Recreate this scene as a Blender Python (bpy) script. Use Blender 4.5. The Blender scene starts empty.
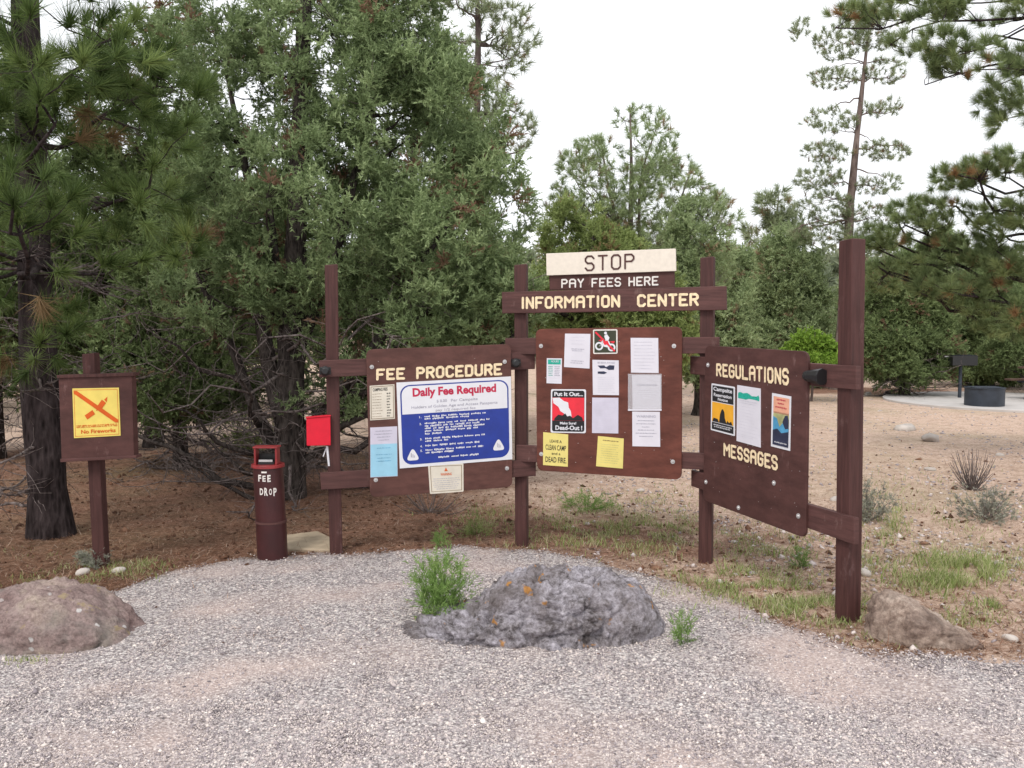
import bpy, math, random
import numpy as np
from mathutils import Vector, noise, Matrix
random.seed(7)
RNG = np.random.default_rng(11)
sc = bpy.context.scene
COL = sc.collection
F_PX, EYE = 880.0, 1.75
TH = math.atan(59/880)
FWD = np.array([0, math.cos(TH), -math.sin(TH)]); UPV = np.array([0, math.sin(TH), math.cos(TH)]); RT = np.array([1., 0, 0])
CAM = np.array([0, 0, EYE])

def ray(px, py): return FWD + (px-512)/F_PX*RT - (py-384)/F_PX*UPV
def G(px, py, z=0.0):
    r = ray(px, py); return CAM + r*((z-EYE)/r[2])
def P(px, py, Y):
    r = ray(px, py); return CAM + r*(Y/r[1])

# ------------------------------------------------------------------ camera, world, sun
cd = bpy.data.cameras.new('camera'); cam = bpy.data.objects.new('camera', cd); COL.objects.link(cam)
cam.location = CAM; cam.rotation_euler = (math.pi/2-TH, 0, 0)
cd.sensor_width = 36; cd.lens = F_PX/1024*36; cd.clip_end = 3000; cd.clip_start = .05
sc.camera = cam
SUN_EL, SUN_AZ = 50, 205      # degrees; azimuth clockwise from +Y: behind and a little left of the camera
w = bpy.data.worlds.new('World'); sc.world = w; w.use_nodes = True
nt = w.node_tree; nt.nodes.clear()
out = nt.nodes.new('ShaderNodeOutputWorld'); bg = nt.nodes.new('ShaderNodeBackground')
sky = nt.nodes.new('ShaderNodeTexSky'); sky.sky_type = 'NISHITA'; sky.sun_disc = False
sky.sun_elevation = math.radians(SUN_EL); sky.sun_rotation = math.radians(SUN_AZ); sky.air_density = 1; sky.dust_density = 3
tc = nt.nodes.new('ShaderNodeTexCoord'); nz = nt.nodes.new('ShaderNodeTexNoise'); nz.inputs['Scale'].default_value = 1.6; nz.inputs['Detail'].default_value = 4
rmp = nt.nodes.new('ShaderNodeValToRGB')
rmp.color_ramp.elements[0].position = .3; rmp.color_ramp.elements[0].color = (9.6, 9.9, 10.4, 1)
rmp.color_ramp.elements[1].position = .7; rmp.color_ramp.elements[1].color = (11.2, 11.2, 11.3, 1)
mx = nt.nodes.new('ShaderNodeMix'); mx.data_type = 'RGBA'; mx.inputs['Factor'].default_value = .88
nt.links.new(tc.outputs['Generated'], nz.inputs['Vector']); nt.links.new(nz.outputs['Fac'], rmp.inputs['Fac'])
nt.links.new(sky.outputs['Color'], mx.inputs['A']); nt.links.new(rmp.outputs['Color'], mx.inputs['B'])
nt.links.new(mx.outputs['Result'], bg.inputs['Color']); bg.inputs['Strength'].default_value = .1
nt.links.new(bg.outputs['Background'], out.inputs['Surface'])
sd = bpy.data.lights.new('sun', 'SUN'); sd.energy = 1.5; sd.angle = math.radians(16); sd.color = (1, .96, .9)
so = bpy.data.objects.new('sun', sd); COL.objects.link(so)
az, el = math.radians(SUN_AZ), math.radians(SUN_EL)
so.rotation_euler = Vector((math.sin(az)*math.cos(el), math.cos(az)*math.cos(el), math.sin(el))).to_track_quat('Z', 'Y').to_euler()
so.location = (0, -5, 12)
vs = sc.view_settings; vs.view_transform = 'Standard'; vs.look = 'None'; vs.exposure = 0.36; vs.gamma = 1; vs.use_curve_mapping = False
try:
    sc.cycles.max_bounces = 6; sc.cycles.diffuse_bounces = 3; sc.cycles.transparent_max_bounces = 6; sc.cycles.use_denoising = True
except Exception: pass

# ------------------------------------------------------------------ materials
def mat(name, rough=.8, spec=.3, metal=0):
    m = bpy.data.materials.new(name); m.use_nodes = True
    b = m.node_tree.nodes['Principled BSDF']; b.inputs['Roughness'].default_value = rough
    b.inputs['Specular IOR Level'].default_value = spec; b.inputs['Metallic'].default_value = metal
    return m, m.node_tree, b
def N(t, kind, **kw):
    n = t.nodes.new(kind)
    for k, v in kw.items():
        if k in n.inputs: n.inputs[k].default_value = v
        else: setattr(n, k, v)
    return n
def ramp(t, src, stops, interp='LINEAR'):
    r = t.nodes.new('ShaderNodeValToRGB'); r.color_ramp.interpolation = interp
    e = r.color_ramp.elements
    while len(e) < len(stops): e.new(.5)
    for i, (p, c) in enumerate(stops): e[i].position = p; e[i].color = (*c, 1) if len(c) == 3 else c
    t.links.new(src, r.inputs['Fac']); return r.outputs['Color']
def mix(t, fac, a, b, blend='MIX'):
    m = t.nodes.new('ShaderNodeMix'); m.data_type = 'RGBA'; m.blend_type = blend
    for s, v in (('Factor', fac), ('A', a), ('B', b)):
        if hasattr(v, 'links'): t.links.new(v, m.inputs[s])
        else: m.inputs[s].default_value = v if s == 'Factor' else (*v, 1)
    return m.outputs['Result']
def coords(t, scale=(1, 1, 1)):
    c = t.nodes.new('ShaderNodeTexCoord'); mp = t.nodes.new('ShaderNodeMapping'); mp.inputs['Scale'].default_value = scale
    g = t.nodes.new('ShaderNodeNewGeometry')
    t.links.new(g.outputs['Position'], mp.inputs['Vector']); return mp.outputs['Vector']
def tnoise(t, vec, scale, detail=4, rough=.55):
    n = N(t, 'ShaderNodeTexNoise', Scale=scale, Detail=detail, Roughness=rough); t.links.new(vec, n.inputs['Vector']); return n.outputs['Fac']
def bump(t, b, h, strength=.4, dist=.01):
    n = N(t, 'ShaderNodeBump', Strength=strength, Distance=dist); t.links.new(h, n.inputs['Height']); t.links.new(n.outputs['Normal'], b.inputs['Normal'])

def flat(name, c, rough=.6, spec=.3, var=.12, scale=14, metal=0):
    m, t, b = mat(name, rough, spec, metal)
    n = tnoise(t, coords(t), scale, 5)
    lo = tuple(x*(1-var) for x in c); hi = tuple(min(1, x*(1+var)) for x in c)
    t.links.new(ramp(t, n, [(.3, lo), (.7, hi)]), b.inputs['Base Color']); return m
def painted_wood(name, c, worn=(.25, .17, .16), grain=(60, 60, 3), wear=.58):
    m, t, b = mat(name, .62, .25)
    v = coords(t, grain); g = tnoise(t, v, 1, 5, .65)
    lo = tuple(x*.65 for x in c); hi = tuple(x*1.3 for x in c)
    base = ramp(t, g, [(.3, lo), (.7, hi)])
    patch = tnoise(t, coords(t, (1, 1, .45)), 9, 9, .78)
    w_ = ramp(t, patch, [(wear, (0, 0, 0)), (wear+.12, (.55, .55, .55))])
    dirt = tnoise(t, coords(t), 2.2, 5)
    base = mix(t, w_, base, worn)
    base = mix(t, ramp(t, dirt, [(.45, (0, 0, 0)), (.75, (.45, .45, .45))]), base, tuple(x*.55 for x in c))
    t.links.new(base, b.inputs['Base Color']); bump(t, b, g, .35, .004)
    rr = ramp(t, patch, [(.3, (.5, .5, .5)), (.7, (.8, .8, .8))]); t.links.new(rr, b.inputs['Roughness'])
    return m
M = {}
M['post'] = painted_wood('dark_brown_painted_wood', (.074, .031, .028), (.21, .13, .125))
M['rail'] = painted_wood('brown_painted_rail', (.098, .044, .040), (.28, .19, .17), (4, 4, 50))
M['panel_a'] = painted_wood('brown_panel_paint', (.110, .048, .040), (.26, .15, .13), (5, 5, 14), .60)
M['panel_b'] = painted_wood('reddish_brown_panel_paint', (.128, .042, .030), (.26, .12, .10), (5, 5, 14), .62)
M['panel_c'] = painted_wood('purplish_brown_panel_paint', (.084, .036, .032), (.28, .17, .16), (5, 5, 14), .60)
M['cream'] = flat('cream_paint', (.72, .65, .56), .6, var=.06, scale=30)
M['letter_yellow'] = flat('yellowed_letter_paint', (.80, .64, .42), .6, var=.22, scale=45)
M['letter_white'] = flat('white_letter_paint', (.72, .68, .64), .6, var=.12, scale=45)
M['paper'] = flat('white_paper', (.66, .64, .70), .7, var=.04, scale=9)
M['paper_old'] = flat('aged_paper', (.66, .61, .52), .7, var=.07)
M['lilac_paper'] = flat('lilac_paper', (.57, .54, .64), .7, var=.05)
M['cyan_paper'] = flat('pale_blue_paper', (.30, .55, .70), .7, var=.06)
M['yellow_paper'] = flat('yellow_paper', (.72, .61, .20), .7, var=.06)
M['yellow_sign'] = flat('yellow_sign_paint', (.76, .60, .14), .5, var=.06)
M['white'] = flat('white_sign_enamel', (.70, .70, .74), .35, .5, var=.03)
M['blue'] = flat('blue_sign_enamel', (.012, .035, .27), .35, .5, var=.12)
M['red'] = flat('red_sign_enamel', (.72, .02, .04), .4, .5, var=.1)
M['red_text'] = flat('red_print', (.48, .025, .07), .5, var=.1)
M['orange_red'] = flat('orange_red_print', (.62, .10, .01), .5, var=.1)
M['ink'] = flat('black_ink', (.018, .018, .02), .5, var=.1)
M['grey_ink'] = flat('grey_ink', (.36, .35, .42), .6, var=.2)
M['pale_ink'] = flat('faded_ink', (.58, .57, .64), .6, var=.15)
M['brown_ink'] = flat('brown_ink', (.20, .12, .06), .6, var=.2)
M['teal'] = flat('teal_print', (.02, .36, .27), .6, var=.25, scale=70)
M['orange'] = flat('orange_print', (.78, .38, .03), .6, var=.08)
M['salmon'] = flat('salmon_print', (.72, .36, .24), .6)
M['olive'] = flat('olive_print', (.42, .42, .20), .6, var=.3)
M['navy'] = flat('navy_print', (.03, .035, .07), .6, var=.3)
M['skyblue'] = flat('sky_blue_print', (.08, .30, .50), .6, var=.3)
M['dark_green'] = flat('dark_olive_enamel', (.045, .05, .03), .5)
M['metal_dull'] = flat('galvanised_metal', (.55, .54, .54), .45, .5, metal=.5)
M['black'] = flat('black_plastic', (.012, .012, .013), .4, .5)
M['dark_brown_metal'] = flat('dark_maroon_metal', (.050, .011, .012), .42, .5, var=.25, scale=7)
M['red_metal'] = flat('worn_red_metal', (.24, .02, .022), .45, .5, var=.25, scale=20)
M['red_box'] = flat('bright_red_metal', (.66, .008, .03), .5, .4, var=.07)
M['concrete'] = flat('pale_concrete', (.50, .47, .45), .9, .1, var=.1, scale=3)
M['steel'] = flat('blued_dark_steel', (.022, .029, .042), .55, .5, var=.35, scale=5)
M['slab'] = flat('sandy_stone', (.40, .32, .23), .9, .1, var=.2, scale=9)
M['pale_stone'] = flat('pale_stone', (.50, .45, .41), .9, .1, var=.2, scale=9)
M['table_wood'] = painted_wood('weathered_brown_boards', (.11, .065, .05))
mm, t_, b_ = mat('clear_plastic_sleeve', .15, .5); b_.inputs['Base Color'].default_value = (.75, .74, .78, 1); b_.inputs['Alpha'].default_value = .28; M['sleeve'] = mm

def bark(name, a, bcol, sc_=9):
    m, t, b = mat(name, .95, .1)
    v = coords(t, (1, 1, .28)); n = tnoise(t, v, sc_, 6, .7)
    vo = N(t, 'ShaderNodeTexVoronoi', Scale=sc_*2.2); t.links.new(v, vo.inputs['Vector'])
    c = ramp(t, n, [(.35, a), (.68, bcol)])
    c = mix(t, ramp(t, vo.outputs['Distance'], [(.1, (1, 1, 1)), (.45, (0, 0, 0))]), c, tuple(x*.8 for x in a))
    t.links.new(c, b.inputs['Base Color']); bump(t, b, vo.outputs['Distance'], .8, .03); return m
M['bark_pine'] = bark('pine_bark', (.018, .013, .013), (.075, .058, .058), 12)
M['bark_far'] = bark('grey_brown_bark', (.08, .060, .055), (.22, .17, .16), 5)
M['bark_red'] = bark('reddish_pine_bark', (.11, .08, .07), (.26, .20, .18), 4)
M['bark_juniper'] = bark('juniper_bark', (.030, .024, .022), (.115, .095, .085), 16)
M['dead'] = bark('dead_wood', (.09, .07, .065), (.30, .25, .235), 14)
def leafmat(name, stops, rough=.65):
    m, t, b = mat(name, rough, .18)
    a = N(t, 'ShaderNodeAttribute'); a.attribute_name = 'tint'
    c = ramp(t, a.outputs['Fac'], stops)
    t.links.new(c, b.inputs['Base Color'])
    tr = N(t, 'ShaderNodeBsdfTranslucent'); t.links.new(c, tr.inputs['Color'])
    mxs = N(t, 'ShaderNodeMixShader'); mxs.inputs[0].default_value = .34
    o = [n for n in t.nodes if n.type == 'OUTPUT_MATERIAL'][0]
    t.links.new(b.outputs[0], mxs.inputs[1]); t.links.new(tr.outputs[0], mxs.inputs[2]); t.links.new(mxs.outputs[0], o.inputs['Surface'])
    return m
M['juniper_leaf'] = leafmat('blue_green_juniper_scales', [(0, (.12, .165, .07)), (.5, (.27, .35, .165)), (.9, (.42, .51, .26)), (.97, (.36, .40, .20)), (1, (.27, .17, .11))])
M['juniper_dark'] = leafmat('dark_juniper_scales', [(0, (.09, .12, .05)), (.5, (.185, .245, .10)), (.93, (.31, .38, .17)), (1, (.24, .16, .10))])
M['juniper_yellow'] = leafmat('yellow_green_juniper_scales', [(0, (.12, .15, .045)), (.5, (.30, .37, .13)), (.95, (.45, .53, .21)), (1, (.30, .22, .11))])
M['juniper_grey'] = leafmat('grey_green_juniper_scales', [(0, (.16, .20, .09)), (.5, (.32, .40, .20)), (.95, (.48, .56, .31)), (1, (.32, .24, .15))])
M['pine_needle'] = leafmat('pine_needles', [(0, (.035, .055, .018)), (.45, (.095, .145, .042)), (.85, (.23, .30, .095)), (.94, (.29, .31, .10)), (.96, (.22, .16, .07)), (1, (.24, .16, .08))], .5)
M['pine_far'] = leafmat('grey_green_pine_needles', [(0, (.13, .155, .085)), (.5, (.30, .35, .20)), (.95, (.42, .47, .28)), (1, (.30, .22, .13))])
M['pine_right'] = leafmat('olive_pine_needles', [(0, (.10, .135, .055)), (.5, (.23, .295, .13)), (.9, (.37, .43, .18)), (.95, (.32, .26, .10)), (1, (.36, .22, .11))])
M['bright_leaf'] = leafmat('bright_shrub_leaves', [(0, (.14, .25, .03)), (1, (.34, .50, .09))])
M['weed_leaf'] = leafmat('weed_leaves', [(0, (.13, .22, .05)), (.7, (.26, .40, .12)), (1, (.38, .45, .18))])
M['grass_leaf'] = leafmat('grass_blades', [(0, (.15, .20, .06)), (.4, (.30, .38, .12)), (.7, (.44, .47, .22)), (1, (.60, .53, .36))])
M['sage_leaf'] = leafmat('grey_sage_leaves', [(0, (.20, .19, .17)), (.6, (.33, .33, .27)), (1, (.42, .44, .32))])
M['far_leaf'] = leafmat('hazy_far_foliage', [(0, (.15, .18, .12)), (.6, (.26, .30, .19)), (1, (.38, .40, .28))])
M['litter'] = leafmat('fallen_needles', [(0, (.09, .045, .03)), (.5, (.28, .145, .09)), (.9, (.48, .31, .21)), (1, (.66, .54, .44))])

def rockmat(name, stops, lichen=None, sc_=5, pits=.0, chips=0):
    m, t, b = mat(name, .92, .12); v = coords(t)
    n = tnoise(t, v, sc_, 8, .68); c = ramp(t, n, stops)
    f = tnoise(t, v, 48, 6, .8); c = mix(t, .75, c, ramp(t, f, [(.36, (.5, .48, .47)), (.5, (1, 1, 1)), (.64, (1.45, 1.45, 1.45))]), 'MULTIPLY')
    big = tnoise(t, v, 2.4, 5, .6)
    c = mix(t, ramp(t, big, [(.50, (0, 0, 0)), (.62, (.6, .6, .6))]), c, pits if isinstance(pits, tuple) else tuple(x*.5 for x in stops[0][1]))
    if lichen:
        l = tnoise(t, v, 9, 3, .5); c = mix(t, ramp(t, l, [(.655, (0, 0, 0)), (.69, (.85, .85, .85))]), c, lichen)
    if chips:
        vo = N(t, 'ShaderNodeTexVoronoi', Scale=chips); t.links.new(v, vo.inputs['Vector']); sp_ = N(t, 'ShaderNodeSeparateColor'); t.links.new(vo.outputs['Color'], sp_.inputs[0])
        k1 = ramp(t, vo.outputs['Distance'], [(.22, (1, 1, 1)), (.30, (0, 0, 0))]); k2 = ramp(t, sp_.outputs[0], [(.80, (0, 0, 0)), (.82, (1, 1, 1))])
        c = mix(t, mix(t, 1.0, k1, k2, 'MULTIPLY'), c, (.66, .62, .60))
    t.links.new(c, b.inputs['Base Color']); bump(t, b, tnoise(t, v, 30, 9, .75), .9, .03); return m
M['rock_grey'] = rockmat('lavender_grey_rock', [(.36, (.11, .095, .095)), (.46, (.29, .265, .28)), (.57, (.42, .39, .43)), (.69, (.62, .58, .60))], (.58, .27, .06), 6, (.17, .14, .13))
M['rock_left'] = rockmat('brown_grey_boulder_stone', [(.3, (.22, .15, .14)), (.5, (.36, .27, .25)), (.7, (.50, .41, .33))], (.40, .31, .19), 3.5, (.22, .21, .19), 17)
M['rock_right'] = rockmat('tan_brown_stone', [(.3, (.20, .14, .115)), (.5, (.40, .305, .25)), (.7, (.62, .51, .43))], None, 5, (.17, .13, .11))

# ------------------------------------------------------------------ object helpers
def _props(o, label=None, cat=None, group=None, kind=None):
    if label: o['label'] = label
    if cat: o['category'] = cat
    if group: o['group'] = group
    if kind: o['kind'] = kind
    return o
def wloc(o):
    p = Vector((0, 0, 0))
    while o is not None: p = p + o.location; o = o.parent
    return np.array(p)
def thing(name, loc, label, cat, group=None):
    o = bpy.data.objects.new(name, None); COL.objects.link(o); o.location = loc; o.empty_display_size = .1
    return _props(o, label, cat, group)
def npmesh(name, V, loops, starts, totals, smooth=False):
    me = bpy.data.meshes.new(name); me.vertices.add(len(V)); me.vertices.foreach_set('co', np.asarray(V, dtype=np.float32).ravel())
    me.loops.add(len(loops)); me.loops.foreach_set('vertex_index', np.asarray(loops, dtype=np.int32))
    me.polygons.add(len(starts)); me.polygons.foreach_set('loop_start', np.asarray(starts, dtype=np.int32)); 
    me.update(calc_edges=True)
    if smooth: me.polygons.foreach_set('use_smooth', np.ones(len(starts), dtype=bool))
    return me
def obj(name, V, Fs, m, parent=None, origin=None, smooth=False, tint=None, bevel=0, **props):
    """V in world coordinates; the object's origin is its parent's or the given base point"""
    V = np.asarray(V, dtype=float)
    off = wloc(parent) if parent is not None else (np.array(origin, dtype=float) if origin is not None else np.array([V[:, 0].mean(), V[:, 1].mean(), V[:, 2].min()]))
    if isinstance(Fs, np.ndarray):
        k = Fs.shape[1]; me = npmesh(name, V-off, Fs.ravel(), np.arange(len(Fs))*k, np.full(len(Fs), k), smooth)
    else:
        me = bpy.data.meshes.new(name); me.from_pydata([tuple(v) for v in (V-off)], [], [tuple(f) for f in Fs]); me.update()
        if smooth: me.polygons.foreach_set('use_smooth', np.ones(len(me.polygons), dtype=bool))
    if tint is not None:
        a = me.attributes.new('tint', 'FLOAT', 'FACE'); a.data.foreach_set('value', np.asarray(tint, dtype=np.float32))
    me.materials.append(m if not isinstance(m, str) else M[m])
    o = bpy.data.objects.new(name, me); COL.objects.link(o)
    if parent is not None: o.parent = parent
    else: o.location = off
    if bevel:
        bm = o.modifiers.new('soft_edges', 'BEVEL'); bm.width = bevel; bm.segments = 2; bm.limit_method = 'ANGLE'
    return _props(o, **props)
class MB:
    def __init__(s): s.V = []; s.F = []
    def add(s, V, Fs):
        n = len(s.V); s.V += [tuple(v) for v in V]; s.F += [tuple(i+n for i in f) for f in Fs]
    def prism(s, A, B):
        """loop A (front) and loop B (back)"""
        k = len(A); s.add(list(A)+list(B), [tuple(range(k)), tuple(range(2*k-1, k-1, -1))]+[((i+1) % k, i, k+i, k+(i+1) % k) for i in range(k)])
    def box(s, c, d, rz=0, ux=None):
        c = np.array(c, float); a = np.array([math.cos(rz), math.sin(rz), 0]); b = np.array([-math.sin(rz), math.cos(rz), 0]); z = np.array([0, 0, 1.])
        dx, dy, dz = [q/2 for q in d]
        s.prism([c+a*dx*i+b*dy*j+z*dz for i, j in ((-1, -1), (1, -1), (1, 1), (-1, 1))], [c+a*dx*i+b*dy*j-z*dz for i, j in ((-1, -1), (1, -1), (1, 1), (-1, 1))])
    def cyl(s, a, b, ra, rb=None, n=20, caps=True):
        rb = ra if rb is None else rb; a = np.array(a, float); b = np.array(b, float); d = (b-a)/np.linalg.norm(b-a)
        q = np.array([1., 0, 0]) if abs(d[0]) < .9 else np.array([0, 1., 0]); u = np.cross(d, q); u /= np.linalg.norm(u); v = np.cross(d, u)
        A = [a+ra*(u*math.cos(t)+v*math.sin(t)) for t in np.linspace(0, 2*math.pi, n, endpoint=False)]
        B = [b+rb*(u*math.cos(t)+v*math.sin(t)) for t in np.linspace(0, 2*math.pi, n, endpoint=False)]
        fs = [(i, (i+1) % n, n+(i+1) % n, n+i) for i in range(n)]
        if caps: fs += [tuple(range(n-1, -1, -1)), tuple(range(n, 2*n))]
        s.add(A+B, fs)
    def ring(s, c, r, tube, z, n=40):
        """band of square section round a vertical axis"""
        c = np.array(c, float); V = []; Fs = []
        for i in range(n):
            t = 2*math.pi*i/n; e = np.array([math.cos(t), math.sin(t), 0])
            for rr, zz in ((r-tube, 0), (r, 0), (r, z), (r-tube, z)): V.append(c+e*rr+np.array([0, 0, zz]))
        for i in range(n):
            j = (i+1) % n
            for k in range(4): Fs.append((4*i+k, 4*j+k, 4*j+(k+1) % 4, 4*i+(k+1) % 4))
        s.add(V, Fs)
    def build(s, name, m, parent=None, **k): return obj(name, s.V, s.F, m, parent, **k)

# text as mesh outlines, normalised to the unit box (x right, y up)
_tc = {}
def text_shape(s, bold=0.0, depth=0.0):
    key = (s, bold)
    if key in _tc: return _tc[key]
    cu = bpy.data.curves.new('text', 'FONT'); cu.body = s; cu.offset = bold; cu.resolution_u = 3; cu.fill_mode = 'BOTH'; cu.dimensions = '2D'
    o = bpy.data.objects.new('text', cu); COL.objects.link(o)
    dg = bpy.context.evaluated_depsgraph_get(); me = bpy.data.meshes.new_from_object(o.evaluated_get(dg))
    V = np.array([tuple(v.co) for v in me.vertices])[:, :2]; Fs = [tuple(p.vertices) for p in me.polygons]
    bpy.data.objects.remove(o); bpy.data.curves.remove(cu); bpy.data.meshes.remove(me)
    lo, hi = V.min(0), V.max(0); asp = (hi[0]-lo[0])/(hi[1]-lo[1]); V = (V-lo)/(hi-lo)
    _tc[key] = (V, Fs, asp); return _tc[key]

# a vertical plane with a frame: u along, n outwards to the reader, z up
class Fr:
    def __init__(s, a, b):
        s.o = np.array([a[0], a[1], 0.]); d = np.array([b[0]-a[0], b[1]-a[1], 0.]); s.L = np.linalg.norm(d); s.u = d/s.L; s.n = np.array([s.u[1], -s.u[0], 0.])
    def hit(s, px, py, v):
        r = ray(px, py); p0 = s.o+s.n*v; t = np.dot(p0-CAM, s.n)/np.dot(r, s.n); return CAM+r*t
    def quad(s, q, v): return [s.hit(x, y, v) for x, y in q]
def R4(x0, y0, x1, y1): return [(x0, y0), (x1, y0), (x1, y1), (x0, y1)]
def bil(Q, a, b):
    """a: 0 left..1 right, b: 0 top..1 bottom"""
    return (Q[0]*(1-a)+Q[1]*a)*(1-b)+(Q[3]*(1-a)+Q[2]*a)*b
def slabq(fr, q, v0, v1, mb=None, rad=0, dz=0):
    mb = mb or MB(); A = fr.quad(q, v1)
    if rad:
        L = []; k = 4
        for i in range(k):
            p, c, n_ = A[i-1], A[i], A[(i+1) % k]
            e1 = (p-c)/np.linalg.norm(p-c); e2 = (n_-c)/np.linalg.norm(n_-c)
            for t in np.linspace(0, 1, 6): L.append(c+e1*rad*(1-t)**2+e2*rad*t**2)
        A = L
    mb.prism(A, [a-fr.n*(v1-v0) for a in A]); return mb

# ------------------------------------------------------------------ terrain
def hgt(x, y):
    z = .012*noise.noise(Vector((x*.7, y*.7, 3)))+.03*noise.noise(Vector((x*.13, y*.13, 9)))*min(1, max(0, (y-8)/10))
    if y > 34: 
        s = y-34; z += 0.0011*s*s if s < 50 else 2.75+.11*(s-50) if s < 160 else 14.85
        if s > 20: z += min(1, (s-20)/60)*(3.2*noise.noise(Vector((x*.012, y*.012, 1))))
    return z
ys = np.concatenate([np.linspace(-4, 14, 190), 14*np.exp(np.linspace(0.012, math.log(900/14), 150))])
ss = np.linspace(-1, 1, 260)
V = []; duff = []
polyG = None
for y in ys:
    wdt = 7+max(0, y)*1.15
    for s in ss:
        x = wdt*s; V.append((x, y, hgt(x, y)))
V = np.array(V); nx, ny = len(ss), len(ys)
idx = np.arange(nx*ny).reshape(ny, nx)
Fq = np.stack([idx[:-1, :-1], idx[:-1, 1:], idx[1:, 1:], idx[1:, :-1]], -1).reshape(-1, 4)
m, t, b = mat('dirt_and_needle_duff', .95, .1); M['ground'] = m
v = coords(t)
n1 = tnoise(t, v, 1.3, 6, .65); n2 = tnoise(t, v, 26, 6, .75); n3 = tnoise(t, v, .35, 4, .6)
dirt = ramp(t, n2, [(.28, (.32, .21, .155)), (.5, (.60, .44, .345)), (.72, (.78, .63, .52))])
n4 = tnoise(t, v, 4.5, 8, .75)
dirt = mix(t, ramp(t, n4, [(.47, (0, 0, 0)), (.62, (.65, .65, .65))]), dirt, ramp(t, n2, [(.3, (.20, .125, .085)), (.7, (.52, .36, .27))]))
duf = ramp(t, n2, [(.3, (.14, .07, .048)), (.52, (.32, .18, .125)), (.75, (.52, .33, .25))])
duf = mix(t, ramp(t, tnoise(t, v, 3.2, 8, .75), [(.46, (0, 0, 0)), (.60, (.75, .75, .75))]), duf, ramp(t, n2, [(.3, (.05, .03, .022)), (.7, (.22, .14, .10))]))
at = N(t, 'ShaderNodeAttribute'); at.attribute_name = 'duff'
md = N(t, 'ShaderNodeMath', operation='ADD'); t.links.new(at.outputs['Fac'], md.inputs[0])
ms = N(t, 'ShaderNodeMath', operation='MULTIPLY_ADD'); t.links.new(n1, ms.inputs[0]); ms.inputs[1].default_value = 1.3; ms.inputs[2].default_value = -.65
t.links.new(ms.outputs[0], md.inputs[1])
c = mix(t, ramp(t, md.outputs[0], [(.35, (0, 0, 0)), (.65, (1, 1, 1))]), dirt, duf)
c = mix(t, ramp(t, n3, [(.5, (0, 0, 0)), (.7, (.35, .35, .35))]), c, (.24, .24, .12))
t.links.new(c, b.inputs['Base Color']); bump(t, b, n2, .8, .03)
g = obj('ground', V, Fq, m, origin=(0, 0, 0), smooth=True, kind='structure')
def duffv(x, y):
    """1 where needles cover the soil (under the trees to the left and a strip behind the boards)"""
    a = 1/(1+math.exp(min(40, max(-40, (x+.2)*1.6)))) * (1 if y < 11 else max(0, 1-(y-11)/2.5))
    b = math.exp(-((x-9.5)/3.5)**2-((y-23.5)/1.6)**2)
    c_ = .55*math.exp(-((x-1.2)/1.6)**2-((y-7.2)/1.0)**2)
    return min(1, a+b+c_)
at_ = g.data.attributes.new('duff', 'FLOAT', 'POINT'); at_.data.foreach_set('value', np.array([duffv(p[0], p[1]) for p in V], dtype=np.float32))

# gravel apron: outline read on the ground plane
edge = [(-260, 690), (-60, 650), (0, 640), (60, 620), (100, 600), (130, 583), (165, 572), (225, 562), (285, 556), (345, 553), (430, 549), (505, 547), (560, 553), (610, 566), (665, 580), (710, 592), (755, 612), (800, 630), (850, 646), (900, 656), (990, 660), (1100, 664), (1300, 670)]
E = [G(x, y)[:2] for x, y in edge]
E2 = []
for a, b2 in zip(E[:-1], E[1:]):
    for k in range(14):
        p = a*(1-k/14)+b2*(k/14); q = Vector((p[0]*3, p[1]*3, 0)); E2.append((p[0]+.10*noise.noise(q)+.035*noise.noise(q*4), p[1]+.12*noise.noise(q+Vector((5, 5, 5)))+.04*noise.noise(q*4.3)))
E2 = sorted(E2, key=lambda p: p[0]); ex = np.array([p[0] for p in E2]); ey = np.array([p[1] for p in E2])
def gedge(x): return float(np.interp(x, ex, ey))
V = []; gx = np.linspace(-6, 7, 330); rows = 60
for x in gx:
    top = gedge(x)
    for k in range(rows): 
        y = -3+(top+3)*k/(rows-1); e = min(1, (top-y)/.25)
        V.append((x, y, hgt(x, y)+.004+.012*e*e+(.006*noise.noise(Vector((x*5, y*5, 0))))*e))
GV = V
def fines(x, y): return max(0, 3.25-y+.25*noise.noise(Vector((x*2, y*2, 5))))*1.1+noise.noise(Vector((x*.9, y*1.7, 20)))+.5*noise.noise(Vector((x*3.1, y*4.3, 27)))
idx = np.arange(len(gx)*rows).reshape(len(gx), rows)
Fq = np.stack([idx[:-1, :-1], idx[1:, :-1], idx[1:, 1:], idx[:-1, 1:]], -1).reshape(-1, 4)
m, t, b = mat('crushed_gravel', .9, .15); v = coords(t)
vo = N(t, 'ShaderNodeTexVoronoi', Scale=75); t.links.new(v, vo.inputs['Vector'])
sep = N(t, 'ShaderNodeSeparateColor'); t.links.new(vo.outputs['Color'], sep.inputs[0])
stn = ramp(t, sep.outputs[0], [(0, (.15, .14, .145)), (.25, (.29, .27, .28)), (.55, (.44, .41, .41)), (.8, (.60, .55, .53)), (1, (.80, .76, .73))])
crk = ramp(t, vo.outputs['Distance'], [(.35, (1, 1, 1)), (.75, (.42, .40, .40))])
c = mix(t, .8, stn, crk, 'MULTIPLY')
fa = N(t, 'ShaderNodeAttribute'); fa.attribute_name = 'fines'
c = mix(t, ramp(t, fa.outputs['Fac'], [(.0, (.1, .1, .1)), (.6, (.6, .6, .6))]), c, mix(t, tnoise(t, v, 90, 4, .7), (.42, .31, .27), (.72, .56, .50)))
t.links.new(c, b.inputs['Base Color']); bump(t, b, vo.outputs['Distance'], .7, .012); b.inputs['Roughness'].default_value = .95
M['gravel'] = m
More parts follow.
